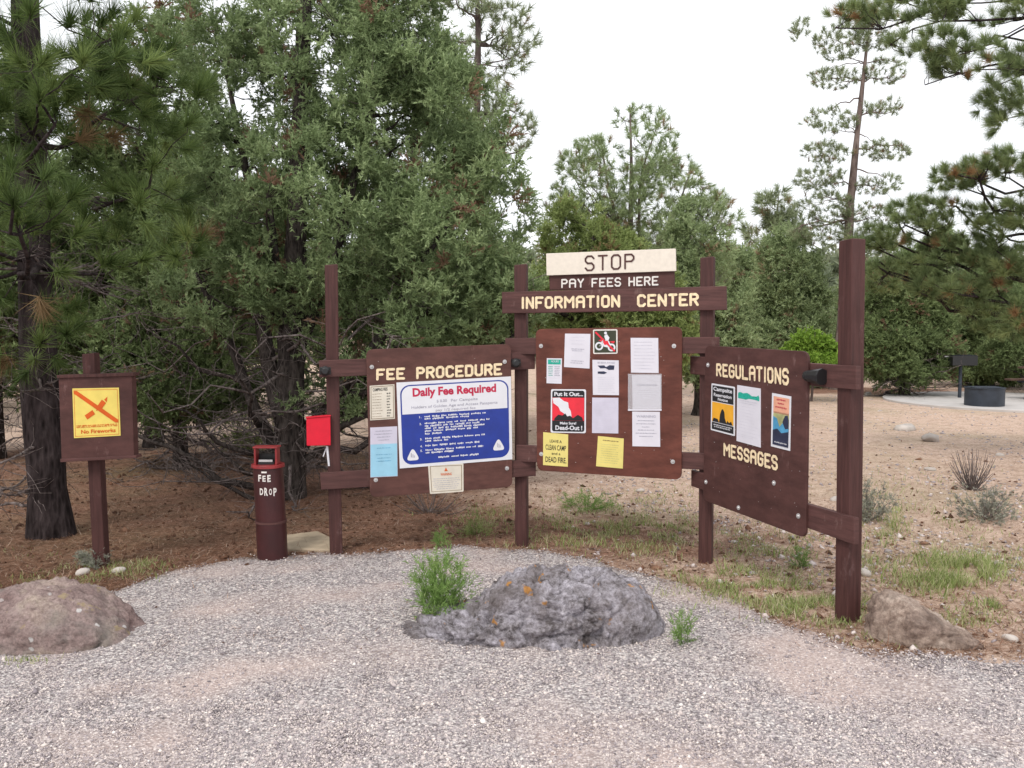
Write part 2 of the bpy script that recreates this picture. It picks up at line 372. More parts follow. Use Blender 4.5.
gp = obj('gravel_path', V, Fq, m, origin=(0, 0, 0), smooth=True, kind='structure')
fa_ = gp.data.attributes.new('fines', 'FLOAT', 'POINT'); fa_.data.foreach_set('value', np.array([fines(p[0], p[1]) for p in GV], dtype=np.float32))

def ingravel(x, y): return y < gedge(x)
# loose stones of the apron: one uncountable mass
def stones(name, pts, sizes, m, tints, label=None, cat=None):
    base = np.array([(1, 0, 0), (-1, 0, 0), (0, 1, 0), (0, -1, 0), (0, 0, 1), (0, 0, -1)], float)
    fs = np.array([(0, 2, 4), (2, 1, 4), (1, 3, 4), (3, 0, 4), (2, 0, 5), (1, 2, 5), (3, 1, 5), (0, 3, 5)])
    n = len(pts); Vv = base[None]*(RNG.uniform(.55, 1.25, (n, 6, 1)))*sizes[:, None, None]
    Vv[:, :, 2] *= .65
    Vv += RNG.normal(0, .18, (n, 6, 3))*sizes[:, None, None]
    a = RNG.uniform(0, 2*math.pi, n); ca, sa = np.cos(a)[:, None], np.sin(a)[:, None]
    X = Vv[:, :, 0]*ca-Vv[:, :, 1]*sa; Y = Vv[:, :, 0]*sa+Vv[:, :, 1]*ca
    Vv[:, :, 0] = X+pts[:, None, 0]; Vv[:, :, 1] = Y+pts[:, None, 1]; Vv[:, :, 2] += pts[:, None, 2]
    FF = (fs[None]+(np.arange(n)*6)[:, None, None]).reshape(-1, 3)
    return obj(name, Vv.reshape(-1, 3), FF, m, origin=(0, 0, 0), tint=np.repeat(tints, 8), kind='stuff', label=label)
m, t, b = mat('gravel_stone', .85, .2); a = N(t, 'ShaderNodeAttribute'); a.attribute_name = 'tint'
c = ramp(t, a.outputs['Fac'], [(0, (.12, .105, .11)), (.2, (.26, .225, .235)), (.45, (.42, .365, .37)), (.7, (.60, .52, .49)), (.9, (.78, .69, .63)), (1, (.88, .83, .79))])
t.links.new(mix(t, .4, c, ramp(t, tnoise(t, coords(t), 120, 3), [(.3, (.7, .7, .7)), (.7, (1.25, 1.25, 1.25))]), 'MULTIPLY'), b.inputs['Base Color']); M['gravel_stone'] = m
pts = []
tries = RNG.random((240000, 2))
for a_, b2 in tries:
    py = 540+b2*240; px = -20+a_*1064
    if RNG.random() > .35+.65*(py-540)/240*1.0: continue
    p = G(px, py)
    if RNG.random() < min(.5, max(0, (fines(p[0], p[1])+.05)*1.1)): continue
    if p[1] < gedge(p[0])+RNG.normal(0, .05) : pts.append((p[0], p[1], hgt(p[0], p[1])+.014+.003*RNG.random()))
pts = np.array(pts); sz = RNG.gamma(2.6, .0014, len(pts))+.0014
stones('gravel', pts, sz, 'gravel_stone', np.clip(RNG.beta(2.2, 2.0, len(pts)), 0, 1))
# cones, bark chips and clods on the needle floor, and a few blown on to the gravel
pts = []
while len(pts) < 3200:
    p = G(RNG.uniform(-20, 1040), 430+RNG.random()*230)
    if ingravel(p[0], p[1]+.05) and RNG.random() > .05: continue
    if RNG.random() > .2+.8*duffv(p[0], p[1]): continue
    pts.append((p[0], p[1], hgt(p[0], p[1])+.006))
pts = np.array(pts); stones('forest_debris', pts, RNG.gamma(2, .005, len(pts))+.004, 'litter', RNG.beta(1.2, 3, len(pts)))
# scattered pebbles on the open dirt
pts = []
for _ in range(9000):
    p = G(RNG.uniform(560, 1040), 395+RNG.random()**1.4*270)
    if not ingravel(p[0], p[1]) and RNG.random() < .2+.8*(noise.noise(Vector((p[0]*.9, p[1]*.5, 2))) > .05): pts.append((p[0], p[1], hgt(p[0], p[1])+.004))
pts = np.array(pts); stones('pebbles', pts, RNG.gamma(2, .0042, len(pts))+.003+pts[:, 1]*.0004, 'gravel_stone', RNG.uniform(.2, .8, len(pts)))

# ------------------------------------------------------------------ vegetation engine
def nrm(a): return a/(np.linalg.norm(a, axis=-1, keepdims=True)+1e-9)
def tubes(Pn, Rn, sides):
    """Pn (n,k,3) polylines, Rn (n,k) radii -> V, F"""
    n, k, _ = Pn.shape
    T = np.empty_like(Pn); T[:, 1:-1] = Pn[:, 2:]-Pn[:, :-2]; T[:, 0] = Pn[:, 1]-Pn[:, 0]; T[:, -1] = Pn[:, -1]-Pn[:, -2]; T = nrm(T)
    ref = np.where(np.abs(T[:, :1, 2:3]) > .8, np.array([1., .2, 0]), np.array([0, .1, 1.])); ref = np.repeat(ref, k, 1)
    U = nrm(np.cross(T, ref)); W = np.cross(T, U)
    ang = np.linspace(0, 2*math.pi, sides, endpoint=False)
    V = Pn[:, :, None]+Rn[:, :, None, None]*(U[:, :, None]*np.cos(ang)[None, None, :, None]+W[:, :, None]*np.sin(ang)[None, None, :, None])
    id_ = np.arange(n*k*sides).reshape(n, k, sides); nx_ = np.roll(id_, -1, 2)
    Fq = np.stack([id_[:, :-1], nx_[:, :-1], nx_[:, 1:], id_[:, 1:]], -1).reshape(-1, 4)
    return V.reshape(-1, 3), Fq
def joinm(parts):
    Vs, Fs, o = [], [], 0
    for V, Fq in parts: Vs.append(V); Fs.append(Fq+o); o += len(V)
    return np.concatenate(Vs), np.concatenate(Fs)
def curved(A, B, k, sag, wob, rng):
    """curved polylines from A to B (n,3); sag lifts/drops the middle"""
    n = len(A); t = np.linspace(0, 1, k)[None, :, None]; d = np.linalg.norm(B-A, axis=1)[:, None, None]
    Pn = A[:, None]*(1-t)+B[:, None]*t
    Pn[:, :, 2] += (sag*d[:, :, 0])*(4*t*(1-t))[:, :, 0]
    W = rng.normal(0, 1, (n, k, 3)); W[:, 1:-1] = (W[:, 1:-1]*2+W[:, 2:]+W[:, :-2])/3; W[:, 0] = 0; W[:, -1] = 0
    return Pn+W*wob*d*np.minimum(1, 1.0)
def leaves(C, D, rng, ns, nl, slen, llen, lw, spread, lspread, droop=0.):
    """clusters C with direction D -> triangles. ns side sprays of nl leaves"""
    n = len(C)
    S = nrm(D[:, None]+spread*rng.normal(0, 1, (n, ns, 3))); S[..., 2] -= droop; SL = slen*rng.uniform(.55, 1.25, (n, ns, 1))
    if nl > 1 or slen > 0: t = rng.uniform(.1, 1, (n, ns, nl, 1))
    else: t = np.zeros((n, ns, nl, 1))
    B = C[:, None, None]+S[:, :, None]*SL[:, :, None]*t
    d = nrm(S[:, :, None]+lspread*rng.normal(0, 1, (n, ns, nl, 3)))
    side = nrm(np.cross(d, rng.normal(0, 1, (n, ns, nl, 3))))*lw*rng.uniform(.6, 1.3, (n, ns, nl, 1))/2
    L = llen*rng.uniform(.6, 1.25, (n, ns, nl, 1))
    tri = np.stack([B-side, B+side, B+d*L], -2).reshape(-1, 3)
    return tri
def sample_crown(ells, n, rng, shell=.55, gap=0., gs=1.2, seed=0):
    vol = np.array([e[3]*e[4]*e[5] for e in ells]); vol = vol**.8; vol /= vol.sum(); outp = []
    k = 0
    while len(outp) < n and k < n*30:
        k += 1; e = ells[rng.choice(len(ells), p=vol)]
        d = rng.normal(0, 1, 3); d /= np.linalg.norm(d); r = rng.uniform(0, 1)**(1/3*shell)
        p = np.array(e[:3])+d*r*np.array(e[3:6])
        if p[2] < .1: continue
        if gap and noise.noise(Vector(p*gs+seed))*.5+.5 < gap: continue
        outp.append(p)
    return np.array(outp)
def epx(px, py, Y, rx, ry, ryd): 
    c = P(px, py, Y); return (*c, rx*Y/F_PX, ryd, ry*Y/F_PX)
STY = {
 'juniper': dict(ns=10, nl=17, slen=.17, llen=.046, lw=.016, spread=.95, lspread=.7),
 'tuft': dict(ns=1, nl=150, slen=.09, llen=.18, lw=.0050, spread=.05, lspread=.62),
 'tuftfar': dict(ns=1, nl=34, slen=.16, llen=.20, lw=.016, spread=.1, lspread=.75),
 'broad': dict(ns=7, nl=10, slen=.2, llen=.08, lw=.06, spread=.9, lspread=.9)}
def tree(name, label, cat, base, top, r0, ells, n, style, leaf, barkm, scale=1., nl1=14, nl2=50, gap=.38, gs=1.1, shell=.6, group=None, dead=0, deadz=(.3, 1.6), deadlen=1.6, wob=.03, rise=.5, stems=(), lo=.12, seed=1, fixed=(), out=0, tscale=1., fat=1.):
    rng = np.random.default_rng(seed); base = np.array(base, float); top = np.array(top, float); base[2] = hgt(base[0], base[1])-.05
    root = thing(name, base, label, cat, group)
    K = 22; t = np.linspace(0, 1, K)[:, None]; H = np.linalg.norm(top-base)
    def stem(a, b_, ra, rb, w_):
        L = a*(1-t)+b_*t; q = rng.normal(0, w_*H*.3, (4, 3)); q[:, 2] = 0
        for j in range(3): L = L+q[j]*np.sin(t*math.pi*(j+1)*1.1)/(j+1.5)
        r = ra*(1-t[:, 0])**.8*(1)+rb; r[0] *= 1.22; r[1] *= 1.06; return L, r
    trunks = [stem(base, top, r0, r0*.12, wob)]
    for (s_at, tip, rs) in stems:
        a = trunks[0][0][int(s_at*(K-1))]; L, r = stem(a, np.array(tip, float), rs, rs*.15, wob*1.3); r[0] /= 1.22; r[1] /= 1.06; trunks.append((L, r))
    for L, r in trunks[1:]: L += trunks[0][0][0]*0
    parts = [tubes(L[None], r[None], 14) for L, r in trunks]
    TP = np.concatenate([L for L, _ in trunks]); TR = np.concatenate([r for _, r in trunks]); ok = np.concatenate([np.linspace(0, 1, K)]+[np.full(K, .5)]*(len(trunks)-1)) > lo
    TPk, TRk = TP[ok], TR[ok]
    C = sample_crown(ells, n, rng, shell, gap, gs, seed)
    # limbs
    T1 = C[rng.choice(len(C), min(nl1, len(C)), replace=False)]
    if len(fixed): T1 = np.concatenate([np.array(fixed), T1])
    hd = np.linalg.norm((T1[:, None, :2]-TPk[None, :, :2]), axis=2); want = T1[:, None, 2]-hd*rise
    cost = np.abs(TPk[None, :, 2]-want)+.35*hd; j = cost.argmin(1)
    A = TPk[j]; ra = fat*np.minimum(TRk[j]*.55, .018+.016*np.linalg.norm(T1-A, axis=1)); k1 = 12
    L1 = curved(A, T1, k1, -.06 if rise > 0 else .08, .035, rng); R1 = ra[:, None]*(np.linspace(1, .22, k1)**.9)[None]
    parts.append(tubes(L1, R1, 7)); nodes = L1[:, 2:].reshape(-1, 3); nr = R1[:, 2:].reshape(-1)
    T2 = C[rng.choice(len(C), min(nl2, len(C)), replace=False)]
    def attach(T, nodes, nr, kk, sides, rmax, wob_):
        dd = np.linalg.norm(T[:, None]-nodes[None], axis=2)+.5*np.maximum(0, nodes[None, :, 2]-T[:, None, 2]); j = dd.argmin(1)
        A = nodes[j]; r = np.minimum(nr[j]*.75, rmax); L = curved(A, T, kk, -.05, wob_, rng); R = r[:, None]*np.linspace(1, .3, kk)[None]
        return L, R, tubes(L, R, sides)
    nodes0 = np.concatenate([nodes, TPk]); nr0 = np.concatenate([nr, TRk*.4])
    L2, R2, m2 = attach(T2, nodes0, nr0, 8, 5, .02*scale, .05); parts.append(m2)
    nodes3 = np.concatenate([nodes0, L2[:, 1:].reshape(-1, 3)]); nr3 = np.concatenate([nr0, R2[:, 1:].reshape(-1)])
    L3, R3, m3 = attach(C, nodes3, nr3, 5, 3, .007*max(1, scale), .06); parts.append(m3)
    for i_, (L, r) in enumerate(trunks):
        Vs_ = parts[i_][0].reshape(K, 14, 3)
        for a_ in range(K):
            for b_ in range(14):
                q_ = Vs_[a_, b_]; k_ = 1+.22*noise.noise(Vector(q_*np.array([4, 4, 1.5])))+(.35*max(0, noise.noise(Vector((b_*.9, seed, i_)))) if a_ == 0 and i_ == 0 else 0)
                Vs_[a_, b_] = L[a_]+(q_-L[a_])*k_
        parts[i_] = (Vs_.reshape(-1, 3), parts[i_][1])
    Vt, Ft = joinm(parts); obj('trunk', Vt, Ft, barkm, root, smooth=True)
    D = nrm(L3[:, -1]-L3[:, -3]+np.array([0, 0, .04])*1.0+.3*nrm(C-TP.mean(0))*.1)
    s = STY[style]; kw = dict(s); kw['slen'] *= scale; kw['llen'] *= scale; kw['lw'] *= scale*tscale
    if style == 'juniper':
        D = nrm(D+np.array([0, 0, .5])); C2 = C
    else: C2 = C
    tri = leaves(C2-D*kw['slen']*.6, D, rng, **kw); nf = len(tri)//3; per = nf//len(C2)
    tint = np.clip(np.repeat(rng.beta(2, 2, len(C2)), per)*.62+rng.random(nf)*.34, 0, .97)
    brown = np.repeat(rng.random(len(C2)) < .05, per); tint[brown] = 1.0
    obj('crown', tri, np.arange(nf*3).reshape(-1, 3), leaf, root, tint=tint)
    if dead:
        zt = base[2]+rng.uniform(deadz[0], deadz[1], dead); j = np.array([np.abs(TP[:, 2]-z).argmin() for z in zt]); A = TP[j]
        an = rng.uniform(0, 2*math.pi, dead); ln = deadlen*rng.uniform(.35, 1.1, dead)
        B = A+np.stack([np.cos(an)*ln, np.sin(an)*ln, rng.uniform(-.32, .35, dead)*ln], 1); B[:, 2] = np.maximum(B[:, 2], .06)
        La = curved(A, B, 9, -.06, .05, rng); Ra = (.006+.012*rng.random(dead))[:, None]*np.linspace(1, .25, 9)[None]*1.2
        nd = La[:, 2:].reshape(-1, 3); m = dead*14; q = nd[rng.integers(0, len(nd), m)]
        e = q+nrm(rng.normal(0, 1, (m, 3))*np.array([1, 1, .7]))*rng.uniform(.12, .5, (m, 1)); e[:, 2] = np.maximum(e[:, 2], .03)
        Lb = curved(q, e, 5, 0, .07, rng); Rb = np.full((m, 1), .0035)*np.linspace(1, .5, 5)[None]
        Vd, Fd = joinm([tubes(La, Ra, 5), tubes(Lb, Rb, 3)]); obj('dead_branches', Vd, Fd, 'dead', root)
    return root
def at3(px, py, Y): return P(px, py, Y)
def gY(px, Y): 
    return np.array([(px-512)/F_PX*Y/ (1.0), Y, 0.])

# --- the near pine on the left
b0 = G(52, 536)
tree('ponderosa_pine', 'long-needled pine with a dark scaly trunk behind the fireworks warning sign', 'pine tree', b0, (b0[0]-.32, b0[1]+.2, 9.5), .14,
     [epx(60, 60, 6.2, 110, 80, .9), epx(125, 225, 6.2, 70, 62, .8), epx(25, 240, 5.6, 45, 60, .3), epx(15, 190, 5.4, 45, 70, .4), epx(110, 110, 6.4, 110, 60, .9), epx(-60, 130, 6.6, 90, 200, 1.), epx(50, 318, 6.3, 70, 34, .35), epx(20, 365, 6.6, 40, 22, .3), epx(0, -120, 7.2, 160, 100, 1.3)],
     520, 'tuft', 'pine_needle', 'bark_pine', nl1=22, nl2=90, gap=.40, gs=1.7, shell=.9, rise=.15, lo=.2, seed=3, dead=26, deadz=(.3, 2.6), deadlen=1.0, wob=.012, tscale=1.15, fat=.6)
b1 = G(288, 498)
tree('juniper_tree', 'large blue-green juniper with several dark stems behind the fee drop pipe', 'juniper', b1, at3(318, -170, 9.6), .14,
     [epx(340, 50, 9.5, 110, 100, 1.2), epx(405, 150, 9.2, 95, 110, 1.0), epx(455, 262, 8.8, 82, 85, .9), epx(310, 215, 8.8, 95, 90, 1.0), epx(225, 190, 9.4, 70, 85, .9), epx(405, 40, 9.4, 60, 70, .8), epx(400, 335, 8.9, 100, 42, .8), epx(340, -130, 9.6, 100, 90, 1.), epx(235, 290, 9.0, 80, 45, .9), epx(505, 290, 8.9, 42, 60, .6), epx(470, 110, 9.2, 45, 60, .6), epx(500, 200, 9.0, 40, 60, .6), epx(210, 40, 9.8, 60, 50, .8), epx(330, 395, 9.3, 60, 22, .8), epx(440, 380, 9.5, 70, 30, .6)],
     3300, 'juniper', 'juniper_leaf', 'bark_juniper', nl1=36, nl2=220, gap=.455, gs=1.7, shell=.8, rise=.55, seed=5, wob=.03,
     stems=[(.1, at3(225, 60, 9.5), .085), (.08, at3(470, 190, 9.0), .07), (.12, at3(400, 20, 9.4), .075), (.06, at3(180, 240, 9.2), .06), (.04, at3(265, 150, 9.2), .07)],
     fixed=[at3(110, 400, 9.3), at3(165, 405, 8.4), at3(150, 330, 8.8), at3(345, 360, 8.6), at3(200, 440, 8.2), at3(190, 465, 8.6), at3(240, 380, 8.0)], lo=.03, dead=70, deadz=(.15, 2.2), deadlen=1.9, tscale=1.0)
# --- trees standing close behind these
def back(name, label, px, Y, topy, w, style, leaf, barkm, n, seed, lowpy, cat='juniper', r0=.12, scale=1.3, gap=.4, group=None, shape=None, **k):
    b = np.array([(px-512)/F_PX*Y, Y, 0.]); ctr = lambda a, yy, rx, ry: epx(px+a, yy, Y, rx, ry, min(2.4, rx*Y/F_PX*.9))
    h = lowpy-topy
    el = shape or [ctr(0, topy+h*.30, w*.62, h*.30), ctr(-w*.3, topy+h*.58, w*.62, h*.28), ctr(w*.3, topy+h*.6, w*.6, h*.3), ctr(0, topy+h*.76, w*.95, h*.24)]
    return tree(name, label, cat, b, at3(px+3, topy+4+(.12*h if style == 'juniper' else 0), Y), r0, el, n, style, leaf, barkm, scale=scale, gap=gap, seed=seed, group=group, **k)
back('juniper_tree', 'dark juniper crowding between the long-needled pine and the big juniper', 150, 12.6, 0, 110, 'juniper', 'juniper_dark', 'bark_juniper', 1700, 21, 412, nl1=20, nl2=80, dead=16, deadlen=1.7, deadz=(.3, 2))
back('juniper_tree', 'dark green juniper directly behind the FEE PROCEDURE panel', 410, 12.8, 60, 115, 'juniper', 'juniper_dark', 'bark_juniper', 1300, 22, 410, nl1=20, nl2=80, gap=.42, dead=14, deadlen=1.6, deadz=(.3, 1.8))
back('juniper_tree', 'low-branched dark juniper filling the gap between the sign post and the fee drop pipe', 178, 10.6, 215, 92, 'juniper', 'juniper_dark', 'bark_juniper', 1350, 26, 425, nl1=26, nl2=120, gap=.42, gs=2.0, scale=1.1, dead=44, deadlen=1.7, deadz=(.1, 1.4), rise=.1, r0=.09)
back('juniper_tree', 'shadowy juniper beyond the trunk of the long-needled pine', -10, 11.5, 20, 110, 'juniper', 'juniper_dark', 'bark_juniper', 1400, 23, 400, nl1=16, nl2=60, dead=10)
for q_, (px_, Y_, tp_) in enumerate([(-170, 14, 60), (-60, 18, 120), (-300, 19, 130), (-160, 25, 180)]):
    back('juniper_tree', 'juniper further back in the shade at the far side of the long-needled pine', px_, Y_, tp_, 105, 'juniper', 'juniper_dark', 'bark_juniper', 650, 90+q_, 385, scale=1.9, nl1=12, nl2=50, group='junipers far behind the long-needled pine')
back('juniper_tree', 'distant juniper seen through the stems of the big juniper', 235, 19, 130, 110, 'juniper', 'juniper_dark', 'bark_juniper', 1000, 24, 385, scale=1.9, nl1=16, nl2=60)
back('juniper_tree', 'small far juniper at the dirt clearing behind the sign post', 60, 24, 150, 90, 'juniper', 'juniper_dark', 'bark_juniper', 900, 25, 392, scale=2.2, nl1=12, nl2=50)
# tall pine rising behind the big juniper
back('pine_tree', 'tall open pine rising above the shoulder of the big juniper', 474, 19, -80, 66, 'tuftfar', 'pine_far', 'bark_far', 700, 31, 190, cat='pine tree', r0=.14, scale=1.0, gap=.42, nl1=26, nl2=60, rise=.35, lo=.3, shape=[epx(478, 60, 19, 62, 75, 1.3), epx(474, -50, 19, 50, 60, 1.1), epx(500, 130, 19, 38, 26, .9)])
# trees behind the centre boards
back('pinyon_pine', 'loose-crowned pinyon with bare upper stems above the STOP board', 628, 20, 104, 80, 'tuftfar', 'juniper_grey', 'bark_far', 2000, 32, 300, cat='pine tree', r0=.10, scale=.85, gap=.40, nl1=26, nl2=110, rise=.8, lo=.25,
     shape=[epx(635, 155, 20, 48, 48, .9), epx(660, 205, 20, 66, 48, 1.2), epx(592, 195, 20, 44, 58, 1.), epx(706, 225, 20, 34, 48, .9), epx(650, 270, 20, 85, 45, 1.3), epx(565, 230, 20, 25, 40, .8)], stems=[(.25, at3(600, 135, 20), .06), (.3, at3(690, 175, 20), .06), (.3, at3(655, 120, 20), .05)])
back('juniper_tree', 'yellow-green juniper just behind the INFORMATION CENTER beam', 590, 15.5, 205, 60, 'juniper', 'juniper_yellow', 'bark_juniper', 1150, 33, 375, scale=1.2, gap=.40, gs=1.4, nl1=16, nl2=60, shape=[epx(575, 235, 15.5, 34, 42, .8), epx(605, 270, 15.5, 48, 45, 1.), epx(565, 300, 15.5, 50, 45, 1.), epx(635, 300, 15.5, 40, 40, .9)])
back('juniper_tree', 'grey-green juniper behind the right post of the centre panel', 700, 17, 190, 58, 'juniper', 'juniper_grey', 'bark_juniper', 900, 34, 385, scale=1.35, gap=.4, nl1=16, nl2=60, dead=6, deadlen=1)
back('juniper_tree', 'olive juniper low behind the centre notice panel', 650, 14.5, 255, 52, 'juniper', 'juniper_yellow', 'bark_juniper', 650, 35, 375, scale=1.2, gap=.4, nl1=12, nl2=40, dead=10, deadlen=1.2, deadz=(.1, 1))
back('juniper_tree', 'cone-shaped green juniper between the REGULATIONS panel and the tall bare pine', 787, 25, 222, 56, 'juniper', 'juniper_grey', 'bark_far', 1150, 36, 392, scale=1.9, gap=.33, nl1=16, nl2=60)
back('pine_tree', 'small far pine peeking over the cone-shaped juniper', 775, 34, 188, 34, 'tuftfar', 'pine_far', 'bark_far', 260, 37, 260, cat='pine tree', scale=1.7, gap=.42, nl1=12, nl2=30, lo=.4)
# the tall thin pine
bp = np.array([(838-512)/F_PX*24, 24, 0.])
tree('ponderosa_pine', 'tall thin half-bare pine with a bent reddish trunk rising behind the end post', 'pine tree', bp, at3(868, 28, 24), .16,
     [epx(x, y, 24, w_, h_, .5) for x, y, w_, h_ in [(x, y, w_*1.1, h_*1.5) for x, y, w_, h_ in [(842, 42, 26, 12), (880, 30, 26, 14), (862, 14, 22, 10), (835, 78, 24, 7), (885, 72, 20, 8), (830, 120, 26, 8), (882, 108, 20, 6), (828, 152, 24, 7), (885, 150, 24, 7), (820, 178, 24, 8), (878, 185, 22, 7), (826, 206, 26, 9), (872, 215, 26, 8), (822, 232, 30, 10), (878, 240, 28, 10), (800, 30, 8, 6)]]],
     1700, 'tuftfar', 'pine_far', 'bark_red', scale=.72, gap=.25, gs=1.3, nl1=44, nl2=120, fat=.7, rise=-.1, lo=.40, seed=41, wob=.02)
back('shrub', 'bright lime-green shrub above the REGULATIONS panel', 812, 20, 328, 37, 'broad', 'bright_leaf', 'bark_far', 380, 42, 372, cat='shrub', r0=.03, scale=.9, gap=0, nl1=8, nl2=20)
back('juniper_tree', 'dense dark juniper just right of the end post with low spreading branches', 905, 21.5, 248, 58, 'juniper', 'juniper_dark', 'bark_juniper', 1300, 43, 384, scale=1.7, gap=.33, nl1=18, nl2=70, dead=14, deadlen=1.8, deadz=(.1, .8), stems=[(.1, at3(880, 300, 21.5), .08), (.1, at3(940, 320, 21.5), .08)])
back('juniper_tree', 'dark juniper behind the pedestal grill with brown dead patches', 990, 25, 262, 66, 'juniper', 'juniper_dark', 'bark_juniper', 1100, 44, 384, scale=1.9, gap=.36, nl1=16, nl2=60, dead=12, deadlen=2, deadz=(.1, 1))
back('juniper_tree', 'brownish juniper reaching down behind the picnic table at the patio', 1040, 22, 280, 60, 'juniper', 'juniper_dark', 'bark_juniper', 700, 48, 375, scale=1.3, gap=.38, nl1=16, nl2=60, dead=14, deadlen=1.4, deadz=(.2, 1.6))
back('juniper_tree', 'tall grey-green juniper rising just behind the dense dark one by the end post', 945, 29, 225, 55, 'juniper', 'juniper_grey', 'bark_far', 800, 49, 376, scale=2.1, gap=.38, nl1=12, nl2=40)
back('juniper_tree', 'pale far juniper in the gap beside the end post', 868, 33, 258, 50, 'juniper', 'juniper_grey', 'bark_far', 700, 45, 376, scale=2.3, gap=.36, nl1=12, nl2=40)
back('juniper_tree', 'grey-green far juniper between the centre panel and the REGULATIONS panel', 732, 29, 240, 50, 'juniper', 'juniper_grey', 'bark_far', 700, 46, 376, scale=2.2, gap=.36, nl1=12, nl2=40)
# the pine reaching in from the right
bR = np.array([(1120-512)/F_PX*11.5, 11.5, 0.])
tree('ponderosa_pine', 'olive-needled pine whose long boughs reach in over the fire ring', 'pine tree', bR, (bR[0]+.2, 11.7, 9.5), .22,
     [epx(x, y, Y, a, b, .5) for x, y, Y, a, b in [(1005, 165, 10.8, 40, 18), (960, 178, 11, 30, 14), (1010, 215, 11, 40, 20), (930, 215, 11.4, 45, 18), (880, 240, 11.6, 28, 14), (960, 250, 11.4, 50, 18), (900, 275, 11.6, 40, 18), (1015, 265, 11, 40, 22), (955, 290, 11.2, 40, 14), (1010, 318, 11, 45, 18)]],
     640, 'tuft', 'pine_right', 'bark_pine', scale=.74, fat=.6, nl1=24, nl2=150, gap=.22, gs=2.2, shell=.95, rise=.25, lo=.15, seed=51, fixed=[at3(880, 262, 11.6), at3(905, 225, 11.4), at3(915, 290, 11.3)], wob=.01, tscale=1.5)
bR2 = np.array([(1190-512)/F_PX*9, 9, 0.])
tree('ponderosa_pine', 'near pine with thin drooping boughs hanging into the upper corner of the sky', 'pine tree', bR2, (bR2[0]+.2, 9.2, 9.8), .2,
     [epx(985, 62, 9, 60, 16, .4), epx(900, 8, 9.2, 75, 12, .4), epx(1010, 95, 9, 30, 45, .3), epx(930, 45, 9, 40, 12, .3), epx(1000, 5, 9, 60, 12, .5)],
     330, 'tuft', 'pine_right', 'bark_pine', scale=.68, fat=.35, nl1=14, nl2=110, gap=.34, gs=1.8, shell=.95, rise=-.05, lo=.3, seed=52, fixed=[at3(835, 28, 9.2), at3(890, 45, 9.0), at3(925, 85, 9)], wob=.01, tscale=1.3)

# --- far wood on the slope (uncountable), bare spots between
rng = np.random.default_rng(77); Cs = []; sz = []
for _ in range(1500):
    y = 36+rng.random()**1.3*190; x = rng.uniform(-.72, .72)*y
    if noise.noise(Vector((x*.05, y*.03, 4))) < -.25: continue
    z = hgt(x, y); h = rng.uniform(2.6, 5.2); k = 26
    q = rng.normal(0, 1, (k, 3)); q /= np.linalg.norm(q, axis=1)[:, None]; q *= rng.random((k, 1))**.4
    q = q*np.array([h*.42, h*.42, h*.5])+np.array([x, y, z+h*.52]); Cs.append(q)
Cs = np.concatenate(Cs); tri = leaves(Cs, nrm(rng.normal(0, 1, Cs.shape)+np.array([0, 0, .8])), rng, 1, 16, .5, .55, .26, .6, .9)
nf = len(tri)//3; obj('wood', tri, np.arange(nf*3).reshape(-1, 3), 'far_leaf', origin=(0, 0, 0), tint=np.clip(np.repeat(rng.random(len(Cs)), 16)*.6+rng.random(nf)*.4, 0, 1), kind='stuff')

# ------------------------------------------------------------------ ground cover
def blades(name, spots, m, kind='stuff', label=None, cat=None, width=.0027, origin=(0, 0, 0), group=None):
    rng = np.random.default_rng(abs(hash(name)) % 1000 if False else len(spots)+5); tri = []; 
    Bs = []
    for (px, py, rx, ry, n, h0, h1) in spots:
        for _ in range(n):
            a = rng.normal(0, .5, 2); p = G(px+a[0]*rx, py+a[1]*ry)
            if kind == 'stuff' and noise.noise(Vector((p[0]*4, p[1]*4, 8))) < -.12: continue
            Bs.append((p[0], p[1], hgt(p[0], p[1])+(.012 if ingravel(p[0], p[1]) else 0), rng.uniform(h0, h1)))
    Bs = np.array(Bs); n = len(Bs); B = Bs[:, :3]; H = Bs[:, 3:4]
    ln = rng.normal(0, .42, (n, 3)); ln[:, 2] = 1; d = nrm(ln); e = nrm(ln+np.array([0, 0, -.3])+rng.normal(0, .35, (n, 3)))
    s = rng.normal(0, 1, (n, 3)); s[:, 2] = 0; s = nrm(s)*width*rng.uniform(.6, 1.4, (n, 1))
    mid = B+d*H*.55; tip = mid+e*H*.5
    V = np.stack([B-s, B+s, mid+s*.7, mid-s*.7, tip], 1).reshape(-1, 3)
    f = np.array([(0, 1, 2), (0, 2, 3), (3, 2, 4)]); FF = (f[None]+(np.arange(n)*5)[:, None, None]).reshape(-1, 3)
    return obj(name, V, FF, m, origin=origin, tint=np.repeat(rng.random(n), 3), kind=kind if kind == 'stuff' else None, label=label, cat=cat)
